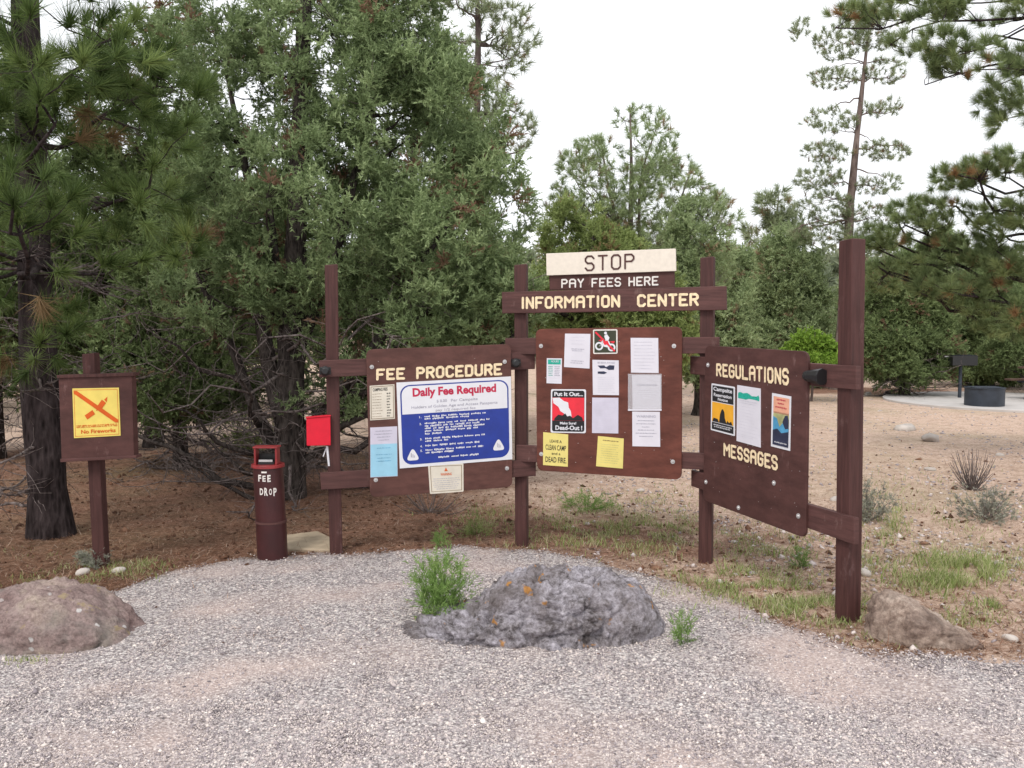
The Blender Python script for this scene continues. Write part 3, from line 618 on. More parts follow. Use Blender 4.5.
blades('grass', [(110, 572, 60, 10, 800, .02, .06), (60, 582, 60, 8, 400, .02, .05), (150, 566, 30, 5, 250, .02, .06), (20, 555, 40, 6, 150, .02, .05),
    (590, 530, 80, 18, 1900, .015, .07), (660, 530, 60, 22, 1900, .02, .08), (640, 500, 90, 16, 900, .02, .06), (770, 540, 60, 20, 900, .02, .06), (560, 545, 60, 6, 260, .03, .09), (640, 552, 60, 8, 300, .02, .08), (480, 530, 40, 12, 200, .02, .06),
    (745, 585, 70, 22, 2200, .02, .08), (800, 605, 60, 18, 1800, .02, .09), (770, 555, 50, 14, 380, .03, .10), (845, 622, 40, 8, 300, .02, .07), (700, 575, 40, 8, 250, .02, .06),
    (955, 572, 60, 14, 2600, .05, .16), (935, 585, 40, 8, 600, .04, .13), (1005, 605, 26, 6, 450, .03, .09), (880, 520, 26, 34, 900, .04, .15), (900, 600, 80, 22, 900, .02, .07), (950, 520, 80, 26, 700, .02, .07), (960, 620, 60, 14, 500, .02, .06), (500, 515, 60, 14, 700, .02, .07), (865, 560, 20, 20, 250, .03, .08),
    (905, 640, 60, 8, 260, .02, .05), (1000, 560, 40, 20, 200, .02, .07), (600, 505, 60, 8, 260, .02, .05), (930, 480, 60, 20, 150, .03, .09), (760, 480, 60, 25, 160, .03, .08), (700, 430, 60, 20, 120, .03, .08), (30, 665, 30, 4, 60, .02, .05)], 'grass_leaf')
# needles fallen on the soil
rng = np.random.default_rng(9); L = []
while len(L) < 80000:
    px = rng.uniform(-20, 1040); py = 445+rng.random()*215; p = G(px, py)
    if ingravel(p[0], p[1]+.1) and rng.random() > .06: continue
    if rng.random() > .30+.70*duffv(p[0], p[1]): continue
    L.append((p[0], p[1], hgt(p[0], p[1])+rng.random()*.012+.003))
L = np.array(L); n = len(L); d = rng.normal(0, 1, (n, 3)); d[:, 2] *= .12; d = nrm(d); s = nrm(np.cross(d, np.array([0, 0, 1.])))*.0022
V = np.stack([L-s, L+s, L+d*rng.uniform(.05, .13, (n, 1))], 1).reshape(-1, 3)
obj('pine_litter', V, np.arange(3*n).reshape(-1, 3), 'litter', origin=(0, 0, 0), tint=rng.random(n), kind='stuff')

# single plants
def plant(name, label, cat, px, py, hpx, wpx, n, leaf, style, scale, seed, stemm='bark_far', gap=0., group=None):
    b = G(px, py); Y = b[1]; rng = np.random.default_rng(seed); h = hpx*Y/F_PX; wd = wpx*Y/F_PX/2
    z0 = hgt(b[0], b[1])+(.01 if ingravel(b[0], b[1]) else 0); root = thing(name, (b[0], b[1], z0), label, cat, group)
    tt = rng.random(n)**.7; an = rng.uniform(0, 2*math.pi, n); rr = wd*rng.random(n)**.6*(1.1-.55*np.abs(tt-.5))
    C = np.stack([b[0]+np.cos(an)*rr, b[1]+np.sin(an)*rr, z0+tt*h*.97*(1-.25*(rr/wd)**2)], 1)
    A = np.repeat(np.array([[b[0], b[1], z0-.01]]), n, 0)+rng.normal(0, .012, (n, 3))*np.array([1, 1, 0]); Lc = curved(A, C, 6, -.08, .03, rng)
    V, Fq = tubes(Lc, np.full((n, 1), .0028*max(scale, .6))*np.linspace(1, .5, 6)[None], 4); obj('stem', V, Fq, stemm, root)
    if leaf:
        s = dict(STY[style]); s['slen'] *= scale; s['llen'] *= scale; s['lw'] *= scale
        tri = leaves(np.concatenate([C, Lc[:, 3]]), nrm(np.concatenate([C-A, C-A])), rng, **s); nf = len(tri)//3
        obj('foliage', tri, np.arange(nf*3).reshape(-1, 3), leaf, root, tint=np.clip(rng.random(nf)*.6+.4*np.repeat(rng.random(2*n), nf//(2*n)), 0, 1))
    return root
STY['feather'] = dict(ns=5, nl=14, slen=.13, llen=.035, lw=.006, spread=.45, lspread=.6)
STY['sage'] = dict(ns=4, nl=10, slen=.08, llen=.03, lw=.010, spread=.7, lspread=.8)
plant('weed_shrub', 'feathery light green bush growing against the left end of the grey rock', 'shrub', 437, 618, 56, 58, 50, 'weed_leaf', 'feather', .9, 61, 'weed_leaf')
plant('weed', 'small upright green weed in the gravel to the right of the grey rock', 'weed', 683, 645, 30, 22, 13, 'weed_leaf', 'feather', .55, 62, 'weed_leaf')
plant('weed', 'tiny weed sprouting at the gravel edge above the feathery bush', 'weed', 441, 548, 17, 14, 12, 'weed_leaf', 'feather', .5, 63, 'weed_leaf')
plant('weed', 'slender weed under the lower corner of the REGULATIONS panel', 'weed', 800, 568, 22, 14, 14, 'weed_leaf', 'feather', .5, 64, 'weed_leaf')
plant('weed', 'low leafy weed between the two centre posts', 'weed', 585, 508, 14, 60, 40, 'weed_leaf', 'feather', .6, 65, 'weed_leaf')
plant('weed', 'green sprout at the foot of the panel post next to the grassy strip', 'weed', 475, 535, 22, 34, 20, 'grass_leaf', 'feather', .6, 70, 'weed_leaf')
plant('dead_shrub', 'leafless purple-grey shrub standing on the open dirt', 'dead shrub', 972, 490, 46, 48, 90, None, '', 1.6, 66, 'dead')
plant('sagebrush', 'pale grey sagebrush in front of the leafless shrub', 'shrub', 985, 520, 34, 64, 46, 'sage_leaf', 'sage', .9, 67, 'dead')
plant('sagebrush', 'grey sagebrush just behind the end post', 'shrub', 868, 520, 38, 52, 42, 'sage_leaf', 'sage', .9, 68, 'dead')
plant('dead_shrub', 'tangle of dead twigs on the needles left of the fee drop pipe', 'dead shrub', 205, 482, 50, 110, 70, None, '', 1.2, 81, 'dead')
plant('dead_shrub', 'dead twiggy shrub under the FEE PROCEDURE panel', 'dead shrub', 430, 512, 34, 90, 60, None, '', 1.2, 82, 'dead')
plant('dead_shrub', 'bare twiggy shrub beneath the left post of the kiosk', 'dead shrub', 365, 488, 50, 80, 60, None, '', 1.2, 83, 'dead')
plant('shrub', 'small olive shrub seen between the big juniper stems and the sign post', 'shrub', 245, 455, 44, 60, 60, 'juniper_yellow', 'sage', 1.3, 84, 'dead')
plant('weed', 'low grey-green weed at the base of the fireworks sign post', 'weed', 96, 566, 14, 34, 30, 'sage_leaf', 'sage', .7, 69, 'weed_leaf')

# fallen branches
def fallen(label, a, b2, r, seed, twigs=10):
    rng = np.random.default_rng(seed); A = G(*a)+np.array([0, 0, .03]); B = G(*b2)+np.array([0, 0, .05]); root = None
    L = curved(A[None], B[None], 14, .02, .03, rng); parts = [tubes(L, r*np.linspace(1, .3, 14)[None], 6)]
    q = L[0][rng.integers(2, 14, twigs)]; e = q+rng.normal(0, .25, (twigs, 3))*np.array([1, 1, .4]); e[:, 2] = np.abs(e[:, 2])+.02
    parts.append(tubes(curved(q, e, 6, 0, .08, rng), r*.35*np.linspace(1, .4, 6)[None].repeat(twigs, 0), 4)); V, Fq = joinm(parts)
    obj('fallen_branch', V, Fq, 'dead', label=label, cat='branch')
fallen('grey dead branch lying under the big juniper beside the fee drop pipe', (345, 476), (150, 470), .022, 1, 26)
fallen('thin pale branch lying at the foot of the long-needled pine', (0, 500), (45, 478), .015, 2, 12)
fallen('dead branch lying across the dirt under the dark juniper by the patio', (845, 398), (945, 389), .05, 3, 14)

# ------------------------------------------------------------------ rocks
def ico(sub):
    import bmesh
    bm = bmesh.new(); bmesh.ops.create_icosphere(bm, subdivisions=sub, radius=1); V = np.array([tuple(v.co) for v in bm.verts]); Fs = np.array([[v.index for v in f.verts] for f in bm.faces]); bm.free(); return V, Fs
def fbm(p, o=5, H=.55):
    s = 0; a = 1
    for _ in range(o): s += a*noise.noise(p); p = p*2.1; a *= H
    return s
def rock(label, m, prof, Yr, ry, sub=6, amp=.06, seed=0, name='boulder', crag=.05, zone=None, lean=0.):
    """prof: pixel outline of the top (x, y) read at the ridge distance Yr; ry = half depth"""
    V, Fs = ico(sub); k = Yr/F_PX; xs = np.array([(p[0]-512)*k for p in prof]); hs = np.array([max(.01, EYE-(p[1]-325)*k) for p in prof]); x0, x1 = xs[0], xs[-1]
    mx_, hx = (x0+x1)/2, (x1-x0)/2; O = np.zeros_like(V)
    for i, v in enumerate(V):
        sx = math.copysign(1-(1-abs(v[0]))**1.0, v[0]); x = mx_+hx*sx; h = np.interp(x, xs, hs); col = math.sqrt(max(1e-4, 1-v[0]*v[0]))
        tz = max(-1, min(1, v[2]/col)); ty = max(-1, min(1, v[1]/col)); foot = ry*(1-abs(sx)**2.6)**.5
        y = Yr+foot*ty*abs(ty)**-.2 if abs(ty) > 1e-3 else Yr; z = h*tz**.62 if tz > 0 else .1*tz
        y += lean*z
        c0 = zone(x, y) if zone else 1.0
        p = Vector((x*2.2+seed, y*2.2, z*2.2)); d = amp*fbm(p, 6, .6); 
        q = p*1.0+Vector((fbm(p*2, 2), fbm(p*2+Vector((7, 3, 1)), 2), 0))*.25
        r1 = 1-abs(noise.noise(q*2.3))*2; r2 = 1-abs(noise.noise(q*5.7))*2; r3 = 1-abs(noise.noise(q*13))*2
        f1 = noise.voronoi(q*3.1)[0]; f2 = noise.voronoi(q*8.3)[0]; f3 = noise.voronoi(q*19)[0]
        d += crag*c0*((f1[1]-f1[0])*.75-.25+(f2[1]-f2[0])*.50-.12+(f3[1]-f3[0])*.22-(f2[0] > .62)*.15)
        d -= crag*c0*(max(0, r1-.3)**2*1.1+max(0, noise.noise(q*4.1+Vector((3, 3, 3))))**2*1.6)
        nn = np.array([v[0]*.7, v[1], max(0, v[2])*.8+.15]); nn /= np.linalg.norm(nn)
        O[i] = np.array([x, y, z])+nn*d
    return obj(name, O, Fs, m, origin=(mx_, Yr, 0), smooth=False, label=label, cat='rock')
rock('long craggy grey boulder half sunk in the gravel, with orange lichen spots', 'rock_grey', [(399, 655), (404, 638), (413, 626), (428, 619), (448, 616), (470, 611), (488, 600), (504, 585), (522, 576), (560, 573), (590, 573), (615, 575), (638, 583), (652, 596), (661, 614), (668, 648)], 4.98, .36, sub=7, amp=.028, seed=3, crag=.075, zone=lambda x, y: 1.0 if x < .45 else max(.2, 1-(x-.45)*3))
rock('broad brown-grey boulder beside the fireworks sign, spotted with white chips', 'rock_left', [(-95, 660), (-55, 616), (-20, 598), (15, 590), (45, 588), (70, 593), (95, 607), (115, 626), (130, 642), (138, 655)], 4.85, .34, sub=6, amp=.022, seed=13, crag=.035)
rock('wedge-shaped tan boulder sloping down to its right at the gravel edge', 'rock_right', [(874, 652), (880, 626), (890, 604), (900, 597), (912, 600), (935, 612), (960, 626), (985, 642), (1000, 656)], 4.85, .24, sub=6, amp=.02, seed=23, crag=.035)
# flat slab by the pipe
q = [G(286, 552), G(285, 538), G(318, 534), (G(334, 542)), G(336, 553)]; mb = MB(); A = [np.array([*p[:2], .028]) for p in q]; Bq = [np.array([*p[:2], -.02]) for p in q]; mb.prism(A[::-1], Bq[::-1])
mb.build('stone_slab', 'slab', bevel=.01, label='flat sandy stone slab lying beside the fee drop pipe', cat='stone')
rs = np.random.default_rng(5); spots = [(776, 398), (800, 402), (868, 395), (876, 388), (742, 470), (835, 500), (1000, 455), (930, 470), (118, 572), (82, 574), (640, 492), (930, 441), (905, 430), (760, 505), (865, 575), (1010, 640)]
wheres = ['under the trees above the REGULATIONS panel', 'on the far dirt seen under the upper rail end', 'beneath the low branches of the dark juniper, upper one', 'beneath the low branches of the dark juniper, at its trunk', 'on the dirt between the REGULATIONS panel and the centre panel', 'hard against the inner side of the end post', 'on the dirt at the right of the leafless shrub', 'on the dirt left of the leafless shrub', 'just behind the foot of the fireworks sign post', 'in the grass left of the fireworks sign post', 'on the dirt below the centre panel', 'on the dirt midway between patio and leafless shrub', 'on the dirt near the end post below the patio', 'under the bottom edge of the REGULATIONS panel', 'in the grass right of the end post foot', 'at the right of the wedge-shaped boulder']
for (px, py), wtxt in zip(spots, wheres):
    p = G(px, py); V, Fs = ico(2); s = rs.uniform(.03, .06)*(1 if p[1] < 12 else 2.6)
    V = V*np.array([s*rs.uniform(.8, 1.5), s, s*.6]); V = V+np.array([[s*.35*noise.noise(Vector(v)*9+Vector((px, py, 0))) for _ in range(3)] for v in V])+np.array([p[0], p[1], hgt(p[0], p[1])+s*.2])
    obj('small_rock', V, Fs, 'pale_stone', smooth=False, label='small pale rock '+wtxt, cat='rock', group='loose pale rocks on the dirt')

# ------------------------------------------------------------------ the information kiosk
P0, P1, P2, P3 = G(336, 553), G(522, 545), G(706, 563), G(848, 620)
WL, WC, WR = Fr(P0, P1), Fr(P1, P2), Fr(P2, P3)
kiosk = thing('information_kiosk', ((P1+P2)/2), 'three-winged brown wooden notice kiosk on four tall posts with a STOP board on top', 'notice board')
def post(pb, ptop, pbot, s, rz, m='post', parent=kiosk, name='post'):
    """a square timber with a slightly worn top; ptop / pbot pixel of its axis"""
    Y = pb[1]; b = np.array([pb[0], pb[1], -.15]); tp = P(ptop[0], ptop[1], Y); mb = MB(); a = np.array([math.cos(rz), math.sin(rz), 0])*s/2; c = np.array([-math.sin(rz), math.cos(rz), 0])*s/2
    mid = [b*(1-k)+tp*k for k in (0, .35, .7, 1)]; V = []; Fs = []
    for i, q in enumerate(mid):
        j = RNG.normal(0, .0015, 3)
        for sx, sy in ((-1, -1), (1, -1), (1, 1), (-1, 1)): V.append(q+a*sx+c*sy+j+(np.array([0, 0, .004*sx]) if i == 3 else 0))
    for i in range(3):
        for k in range(4): Fs.append((4*i+k, 4*i+(k+1) % 4, 4*i+4+(k+1) % 4, 4*i+4+k))
    Fs += [(3, 2, 1, 0), (12, 13, 14, 15)]
    return obj(name, V, Fs, m, parent, bevel=.006)
def ang(fr): return math.atan2(fr.u[1], fr.u[0])
PS = .095
post(P0, (331, 265), None, PS, ang(WL)); post(P1, (521, 265), None, PS, ang(WC)*.5); post(P2, (708, 258), None, PS, ang(WC)); post(P3, (852, 240), None, .104, ang(WR))
RV0, RV1, PV1 = PS/2+.001, PS/2+.040, PS/2+.060      # rail back, rail front, panel front
def rail(fr, q): return slabq(fr, q, RV0, RV1).build('rail', 'rail', kiosk, bevel=.004)
rail(WL, [(319, 360.5), (535, 352), (535, 369), (319, 377.5)])
rail(WL, [(320, 473), (536, 459.5), (536, 476), (321, 490)])
rail(WC, [(505, 338), (719, 337), (719, 353.5), (505, 354.5)])
rail(WC, [(516, 445), (706, 453.5), (706, 470), (516, 461.5)])
rail(WR, [(690, 356), (856, 366), (856, 390), (690, 374)])
rail(WR, [(691, 470), (854, 518), (854, 545), (691, 486)])
def panel(fr, q, m):
    return slabq(fr, q, RV1+.0005, PV1, rad=.055).build('panel', m, kiosk, bevel=.003)
pL = panel(WL, [(366, 349.5), (511, 344), (512.5, 487), (370, 497.5)], 'panel_a')
pC = panel(WC, [(535.5, 329), (682, 326.5), (681.5, 480), (537, 470.5)], 'panel_b')
pR = panel(WR, [(705, 345.5), (808, 351.5), (805.5, 538.5), (703, 500)], 'panel_c')
hb = slabq(WC, [(501.5, 292), (726, 286), (726.5, 310), (502, 313.5)], RV0, RV1+.006).build('header_beam', 'rail', kiosk, bevel=.005)
pay = slabq(WC, [(549, 270), (674, 266), (674.5, 289.2), (549.5, 290)], .012, .040).build('sign_board', 'panel_c', kiosk, bevel=.003, label='brown board lettered PAY FEES HERE')
stp = slabq(WC, [(546, 253.5), (675.5, 248.5), (676, 271), (546.5, 275.5)], .0405, .062).build('sign_board', 'cream', kiosk, bevel=.003, label='cream board lettered STOP')
def letters(fr, s, q, v, m, parent, bold=.0, name='lettering', depth=.003, **k):
    V, Fs, asp = text_shape(s, bold); Q = fr.quad(q, v+depth); O = [bil(Q, a, 1-b2) for a, b2 in V]
    return obj(name, O, Fs, m, parent, **k)
def lq(x0, t0, b0_, x1, t1, b1_): return [(x0, t0), (x1, t1), (x1, b1_), (x0, b0_)]
STROKES = {'A': ['00 05 16 36 45 40', '03 43'], 'C': ['45 36 16 05 01 10 30 41'], 'D': ['00 06 36 45 41 30 00'], 'E': ['46 06 00 40', '03 33'], 'F': ['46 06 00', '03 33'],
 'G': ['45 36 16 05 01 10 30 41 43 23'], 'H': ['00 06', '40 46', '03 43'], 'I': ['20 26'], 'L': ['06 00 40'], 'M': ['00 06 23 46 40'], 'N': ['00 06 40 46'], 'O': ['10 01 05 16 36 45 41 30 10'],
 'P': ['00 06 36 45 44 33 03'], 'R': ['00 06 36 45 44 33 03', '23 40'], 'S': ['45 36 16 05 04 13 33 42 41 30 10 01'], 'T': ['06 46', '26 20'], 'U': ['06 01 10 30 41 46'], 'Y': ['06 23 46', '23 20']}
def routed(fr, s, q, v, m, parent, wd=.17, depth=.003):
    """routed block capitals: rounded strokes of even width"""
    Q = fr.quad(q, v+depth); x = 0; adv = []
    for ch in s:
        w_ = {'I': .12, 'M': .78, 'A': .66}.get(ch, .60); adv.append((x, w_)); x += w_+.34
    tot = x-.34+wd; W_px = np.linalg.norm(Q[1]-Q[0]); H_px = np.linalg.norm(Q[3]-Q[0]); mb = MB(); lay = 0
    for ch, (x0, w_) in zip(s, adv):
        for st in STROKES[ch]:
            pp = [np.array([(x0+wd/2+(int(c[0])/4 if ch != 'I' else .5)*w_)/tot*W_px, (wd/2+int(c[1])/6*(1-wd))*H_px]) for c in st.split()]
            for a_, b_ in zip(pp[:-1], pp[1:]):
                d = (b_-a_)/np.linalg.norm(b_-a_); n_ = np.array([-d[1], d[0]]); r_ = wd/2*H_px; loop = []
                for k in range(7): t_ = math.pi*k/6-math.pi/2; loop.append(b_+r_*(d*math.cos(t_)+n_*math.sin(t_)))
                for k in range(7): t_ = math.pi*k/6+math.pi/2; loop.append(a_+r_*(d*math.cos(t_)+n_*math.sin(t_)))
                lay = (lay+1) % 9; mb.add([bil(Q, l[0]/W_px, 1-l[1]/H_px)+fr.n*.00025*lay for l in loop], [tuple(range(14))])
    return mb.build('lettering', m, parent)
def merge_letters(fr, items, v, m, parent, wd=.17):
    for s, q in items: routed(fr, s, q, v, m, parent, wd)
merge_letters(WL, [('FEE', lq(376.3, 368.8, 380.6, 405, 367.4, 379.6)), ('PROCEDURE', lq(416.3, 367, 379.2, 502, 363, 375.2))], PV1, 'letter_yellow', pL, .21)
merge_letters(WC, [('INFORMATION', lq(521.3, 296.8, 309.2, 620, 294.8, 307.6)), ('CENTER', lq(637.2, 294.4, 307.2, 698.7, 292.8, 306))], RV1+.006, 'letter_yellow', hb, .20)
merge_letters(WC, [('PAY', lq(561.3, 279, 288.2, 584, 278.4, 287.6)), ('FEES', lq(591.6, 278.2, 287.4, 621, 277.2, 286.6)), ('HERE', lq(628.5, 277, 286.4, 658.5, 276, 285.4))], .040, 'letter_white', pay, .17)
merge_letters(WC, [('STOP', lq(584.7, 255.6, 271.4, 634.5, 253.3, 268.8))], .062, 'panel_c', stp, .11)
merge_letters(WR, [('REGULATIONS', lq(716.3, 363.2, 376.2, 788.8, 368.2, 385.8))], PV1, 'letter_yellow', pR, .19)
merge_letters(WR, [('MESSAGES', lq(723.7, 442.6, 456, 777.7, 455.8, 471))], PV1, 'letter_yellow', pR, .19)
def bolt(fr, pts, parent):
    for x, y in pts:
        c = fr.hit(x, y, PV1); mb = MB(); mb.cyl(c, c+fr.n*.004, .0165, .0155, 14); mb.cyl(c+fr.n*.004, c+fr.n*.010, .009, .005, 10); mb.build('bolt', 'metal_dull', parent)
bolt(WL, [(371.8, 367), (504.7, 361.7), (375.8, 480), (507, 468.3)], pL)
bolt(WC, [(541, 346), (674, 346), (672.8, 461.7), (541.3, 454)], pC)
bolt(WR, [(708, 365), (706, 482), (798.4, 516), (738.6, 507.7), (774, 483)], pR)
def scraps(fr, x0, x1, yf, n, parent, seed):
    rr = random.Random(seed); mb = MB()
    for _ in range(n):
        x = rr.uniform(x0, x1); y0, y1 = yf(x); y = rr.uniform(y0, y1); w_, h_ = rr.choice(((.9, .35), (.5, .3), (.4, .5))); c = fr.quad([(x, y), (x+w_, y+rr.uniform(-.2, .2)), (x+w_, y+h_), (x, y+h_)], PV1+.0007); mb.add([c[3], c[2], c[1], c[0]], [(0, 1, 2, 3)])
    mb.build('speck', 'metal_dull', parent)
scraps(WL, 374, 506, lambda x: (358, 484), 26, pL, 1); scraps(WC, 542, 676, lambda x: (335, 466), 40, pC, 2); scraps(WR, 710, 800, lambda x: (360+.03*(x-700), 490+.36*(x-705)), 46, pR, 3)
def capknob(fr, px, py, s, v):
    c = fr.hit(px, py, v); mb = MB(); mb.cyl(c-fr.n*.03, c+fr.n*.02, s, s*1.0, 16); mb.cyl(c+fr.n*.02, c+fr.n*.035, s, s*.6, 16)
    d = fr.u*s*1.3; mb.prism([c-fr.n*.028+d*k+np.array([0, 0, h]) for k, h in ((-.9, s*.8), (.9, s*.8), (.9, -s*.8), (-.9, -s*.8))], [c-fr.n*.06+d*k+np.array([0, 0, h]) for k, h in ((-.9, s*.8), (.9, s*.8), (.9, -s*.8), (-.9, -s*.8))]); mb.build('bracket', 'black', kiosk, bevel=.003)
capknob(WL, 325, 371, .036, RV1+.03); capknob(WL, 516, 363, .036, RV1+.03)
c = WR.hit(809, 376, RV1+.035); mb = MB(); mb.cyl(c-WR.u*.0, c+WR.u*.11, .036, .052, 9); mb.cyl(c-WR.u*.03, c, .030, .036, 9); mb.build('bracket', 'black', kiosk, bevel=.004)

# ------------------------------------------------------------------ posted sheets
class Sheet:
    """a posted sheet: its paper is the thing, what is printed on it are its parts"""
    def __init__(s, fr, q, v, m, name, label, cat, rad=0, thick=.0025, group=None):
        s.fr, s.v = fr, v+.0008+thick; s.Q = fr.quad(q, s.v)
        mb = slabq(fr, q, v+.0008, s.v, rad=rad); s.o = mb.build(name, m, label=label, cat=cat, group=group); s.k = 1
    def pt(s, a, b, lay): return bil(s.Q, a, b)+s.fr.n*.0011*lay
    def rect(s, name, m, rects, lay=1, label=None):
        mb = MB()
        for r in rects:
            a0, b0_, a1, b1_ = r; mb.add([s.pt(a0, b1_, lay), s.pt(a1, b1_, lay), s.pt(a1, b0_, lay), s.pt(a0, b0_, lay)], [(0, 1, 2, 3)])
        return mb.build(name, m, s.o)
    def poly(s, name, m, polys, lay=1):
        for pl in polys:
            mb = MB(); mb.add([s.pt(a, b, lay) for a, b in pl][::-1], [tuple(range(len(pl)))]); mb.build(name, m, s.o)
    def text(s, name, m, items, lay=1, bold=.01):
        for st, (a0, b0_, a1, b1_) in items:
            mb = MB(); V, Fs, _ = text_shape(st, bold); mb.add([s.pt(a0+(a1-a0)*x, b1_-(b1_-b0_)*y, lay) for x, y in V], Fs); mb.build(name, m, s.o)
    def lines(s, m, rows, lay=1, h=.014, name='fine_print', seed=0):
        """rows: (x0, x1, y): broken into word-length strokes"""
        rr = random.Random(seed+len(rows)); L = []
        for x0, x1, y in rows:
            x = x0
            while x < x1-.01:
                e = min(x+rr.uniform(.03, .11), x1)
                if e-x > .02:
                    q = x
                    while q < e-.004:
                        g_ = rr.uniform(.006, .011); up = rr.choice((0, 0, .35, .3)); L.append((q, y-h*(.38+up), min(q+g_, e), y+h*rr.choice((.4, .4, .4, .7)))); q += g_+rr.choice((.002, .003, .004))
                x = e+.016
        return s.rect(name, m, L, lay)
def rows(x0, x1, y0, y1, n, seed=1, rag=.2):
    r = random.Random(seed); return [(x0, x1-(x1-x0)*r.random()*rag, y0+(y1-y0)*k/max(1, n-1)) for k in range(n)]
def ccol(cx, cy, ws, dy): return [(cx-w_/2, cx+w_/2, cy+i*dy) for i, w_ in enumerate(ws)]

S = Sheet(WL, [(369.7, 385.8), (394.4, 384.2), (394.9, 418.8), (370.2, 420.4)], PV1, 'paper_old', 'fee_schedule', 'cream price list card with two printed columns, above the pale blue sheet', 'notice')
S.rect('border', 'brown_ink', [(.04, .03, .96, .045), (.04, .955, .96, .97), (.04, .03, .06, .97), (.94, .03, .96, .97)])
S.text('heading', 'ink', [('CAMPING FEES', (.12, .08, .72, .17))], bold=.02)
S.lines('brown_ink', rows(.1, .5, .25, .9, 9, 3)); S.lines('ink', rows(.68, .9, .25, .9, 9, 5, .5), h=.03, name='prices')
S = Sheet(WL, [(370.2, 427.6), (397.2, 426.3), (397.6, 476.2), (370.4, 477.5)], PV1, 'lilac_paper', 'notice_sheet', 'sheet with a pale blue lower part and whitish top, left of the daily fee sign', 'notice')
S.rect('blue_area', 'cyan_paper', [(0.01, .34, .99, .99)]); S.lines('grey_ink', ccol(.5, .08, (.6, .7, .5, .4), .06)); S.lines('skyblue', ccol(.5, .42, (.5, .6, .55), .13), 2, h=.01); S.lines('skyblue', ccol(.5, .62, (.5, .4), .06), 2, h=.01, name='lower_lines')
S = Sheet(WL, [(396.4, 382.6), (511, 376.4), (512.3, 459.3), (399.8, 468.5)], PV1, 'white', 'fee_sign', 'large blue and white enamel sign headed Daily Fee Required', 'sign', thick=.003)
def rrect(a0, b0_, a1, b1_, r, ry, n=7, top=True, bot=True):
    o = []
    for cx, cy, st, use in ((a1-r, b0_+ry, -90, top), (a1-r, b1_-ry, 0, bot), (a0+r, b1_-ry, 90, bot), (a0+r, b0_+ry, 180, top)):
        if use:
            for k in range(n): tt = math.radians(st+90*k/(n-1)); o.append((cx+r*math.cos(tt), cy+ry*math.sin(tt)))
        else: 
            o.append((a1 if st in (-90, 0) else a0, b0_ if st in (-90, 180) else b1_))
    return o
S.poly('border', 'blue', [rrect(.028, .035, .975, .965, .085, .11)], 1)
S.poly('heading_field', 'white', [rrect(.04, .05, .963, .375, .075, .10, bot=False)], 2)
S.text('heading', 'red_text', [('Daily Fee Required', (.135, .075, .865, .205))], 3, .038)
S.text('price_line', 'grey_ink', [('$ 8.00', (.34, .225, .43, .262)), ('Per Campsite', (.465, .225, .70, .268))], 3, .012)
S.text('discount_line', 'grey_ink', [('Holders of Golden Age and Access Passports', (.12, .283, .875, .325)), ('pay 1/2 required fee', (.33, .332, .68, .37))], 3, .012)
S.lines('white', [(.23, .77, .415), (.23, .62, .442), (.23, .80, .495), (.23, .74, .525), (.23, .76, .555), (.23, .70, .585), (.23, .38, .618), (.23, .76, .675), (.23, .43, .705), (.23, .71, .757), (.23, .74, .81), (.23, .48, .842), (.34, .70, .905)], 2, h=.0165)
S.text('list_number', 'white', [('1.', (.185, .405, .203, .43)), ('2.', (.185, .485, .203, .51)), ('3.', (.185, .665, .203, .69)), ('4.', (.185, .747, .203, .772)), ('5.', (.185, .80, .203, .825))], 2, .02)
def logo(cx, cy, k=1.0):
    o = []; vv = [(0, -.075), (.062, .05), (-.062, .05)]
    for i in range(3):
        p, c, q = [np.array(vv[(i+d) % 3]) for d in (-1, 0, 1)]
        for tt in np.linspace(0, 1, 6): 
            e = c+(p-c)*.32*(1-tt)**2+(q-c)*.32*tt**2; o.append((cx+e[0]*k, cy+e[1]*k*1.25))
    return o
S.poly('emblem', 'white', [logo(.118, .855)], 2); S.poly('emblem', 'white', [logo(.878, .815)], 2)
S.rect('emblem_marks', 'grey_ink', [(.10, .83, .108, .88), (.115, .845, .122, .885), (.127, .86, .134, .885), (.865, .79, .87, .84), (.878, .80, .884, .845), (.89, .815, .895, .845)], 3)
S = Sheet(WL, [(428, 464.6), (463.4, 463.1), (463.6, 491.6), (430, 494)], PV1, 'paper_old', 'notice_card', 'small cream card with a brown border hanging below the daily fee sign', 'notice', rad=.008)
S.rect('border', 'brown_ink', [(.05, .06, .95, .075), (.05, .925, .95, .94), (.05, .06, .065, .94), (.935, .06, .95, .94)])
S.poly('emblem', 'orange_red', [[(.5, .12), (.55, .25), (.45, .25)]]); S.text('heading', 'orange_red', [('WARNING', (.34, .31, .66, .40))], 1, .02); S.lines('grey_ink', ccol(.5, .50, (.75, .8, .7, .78, .72, .6), .07), h=.02)

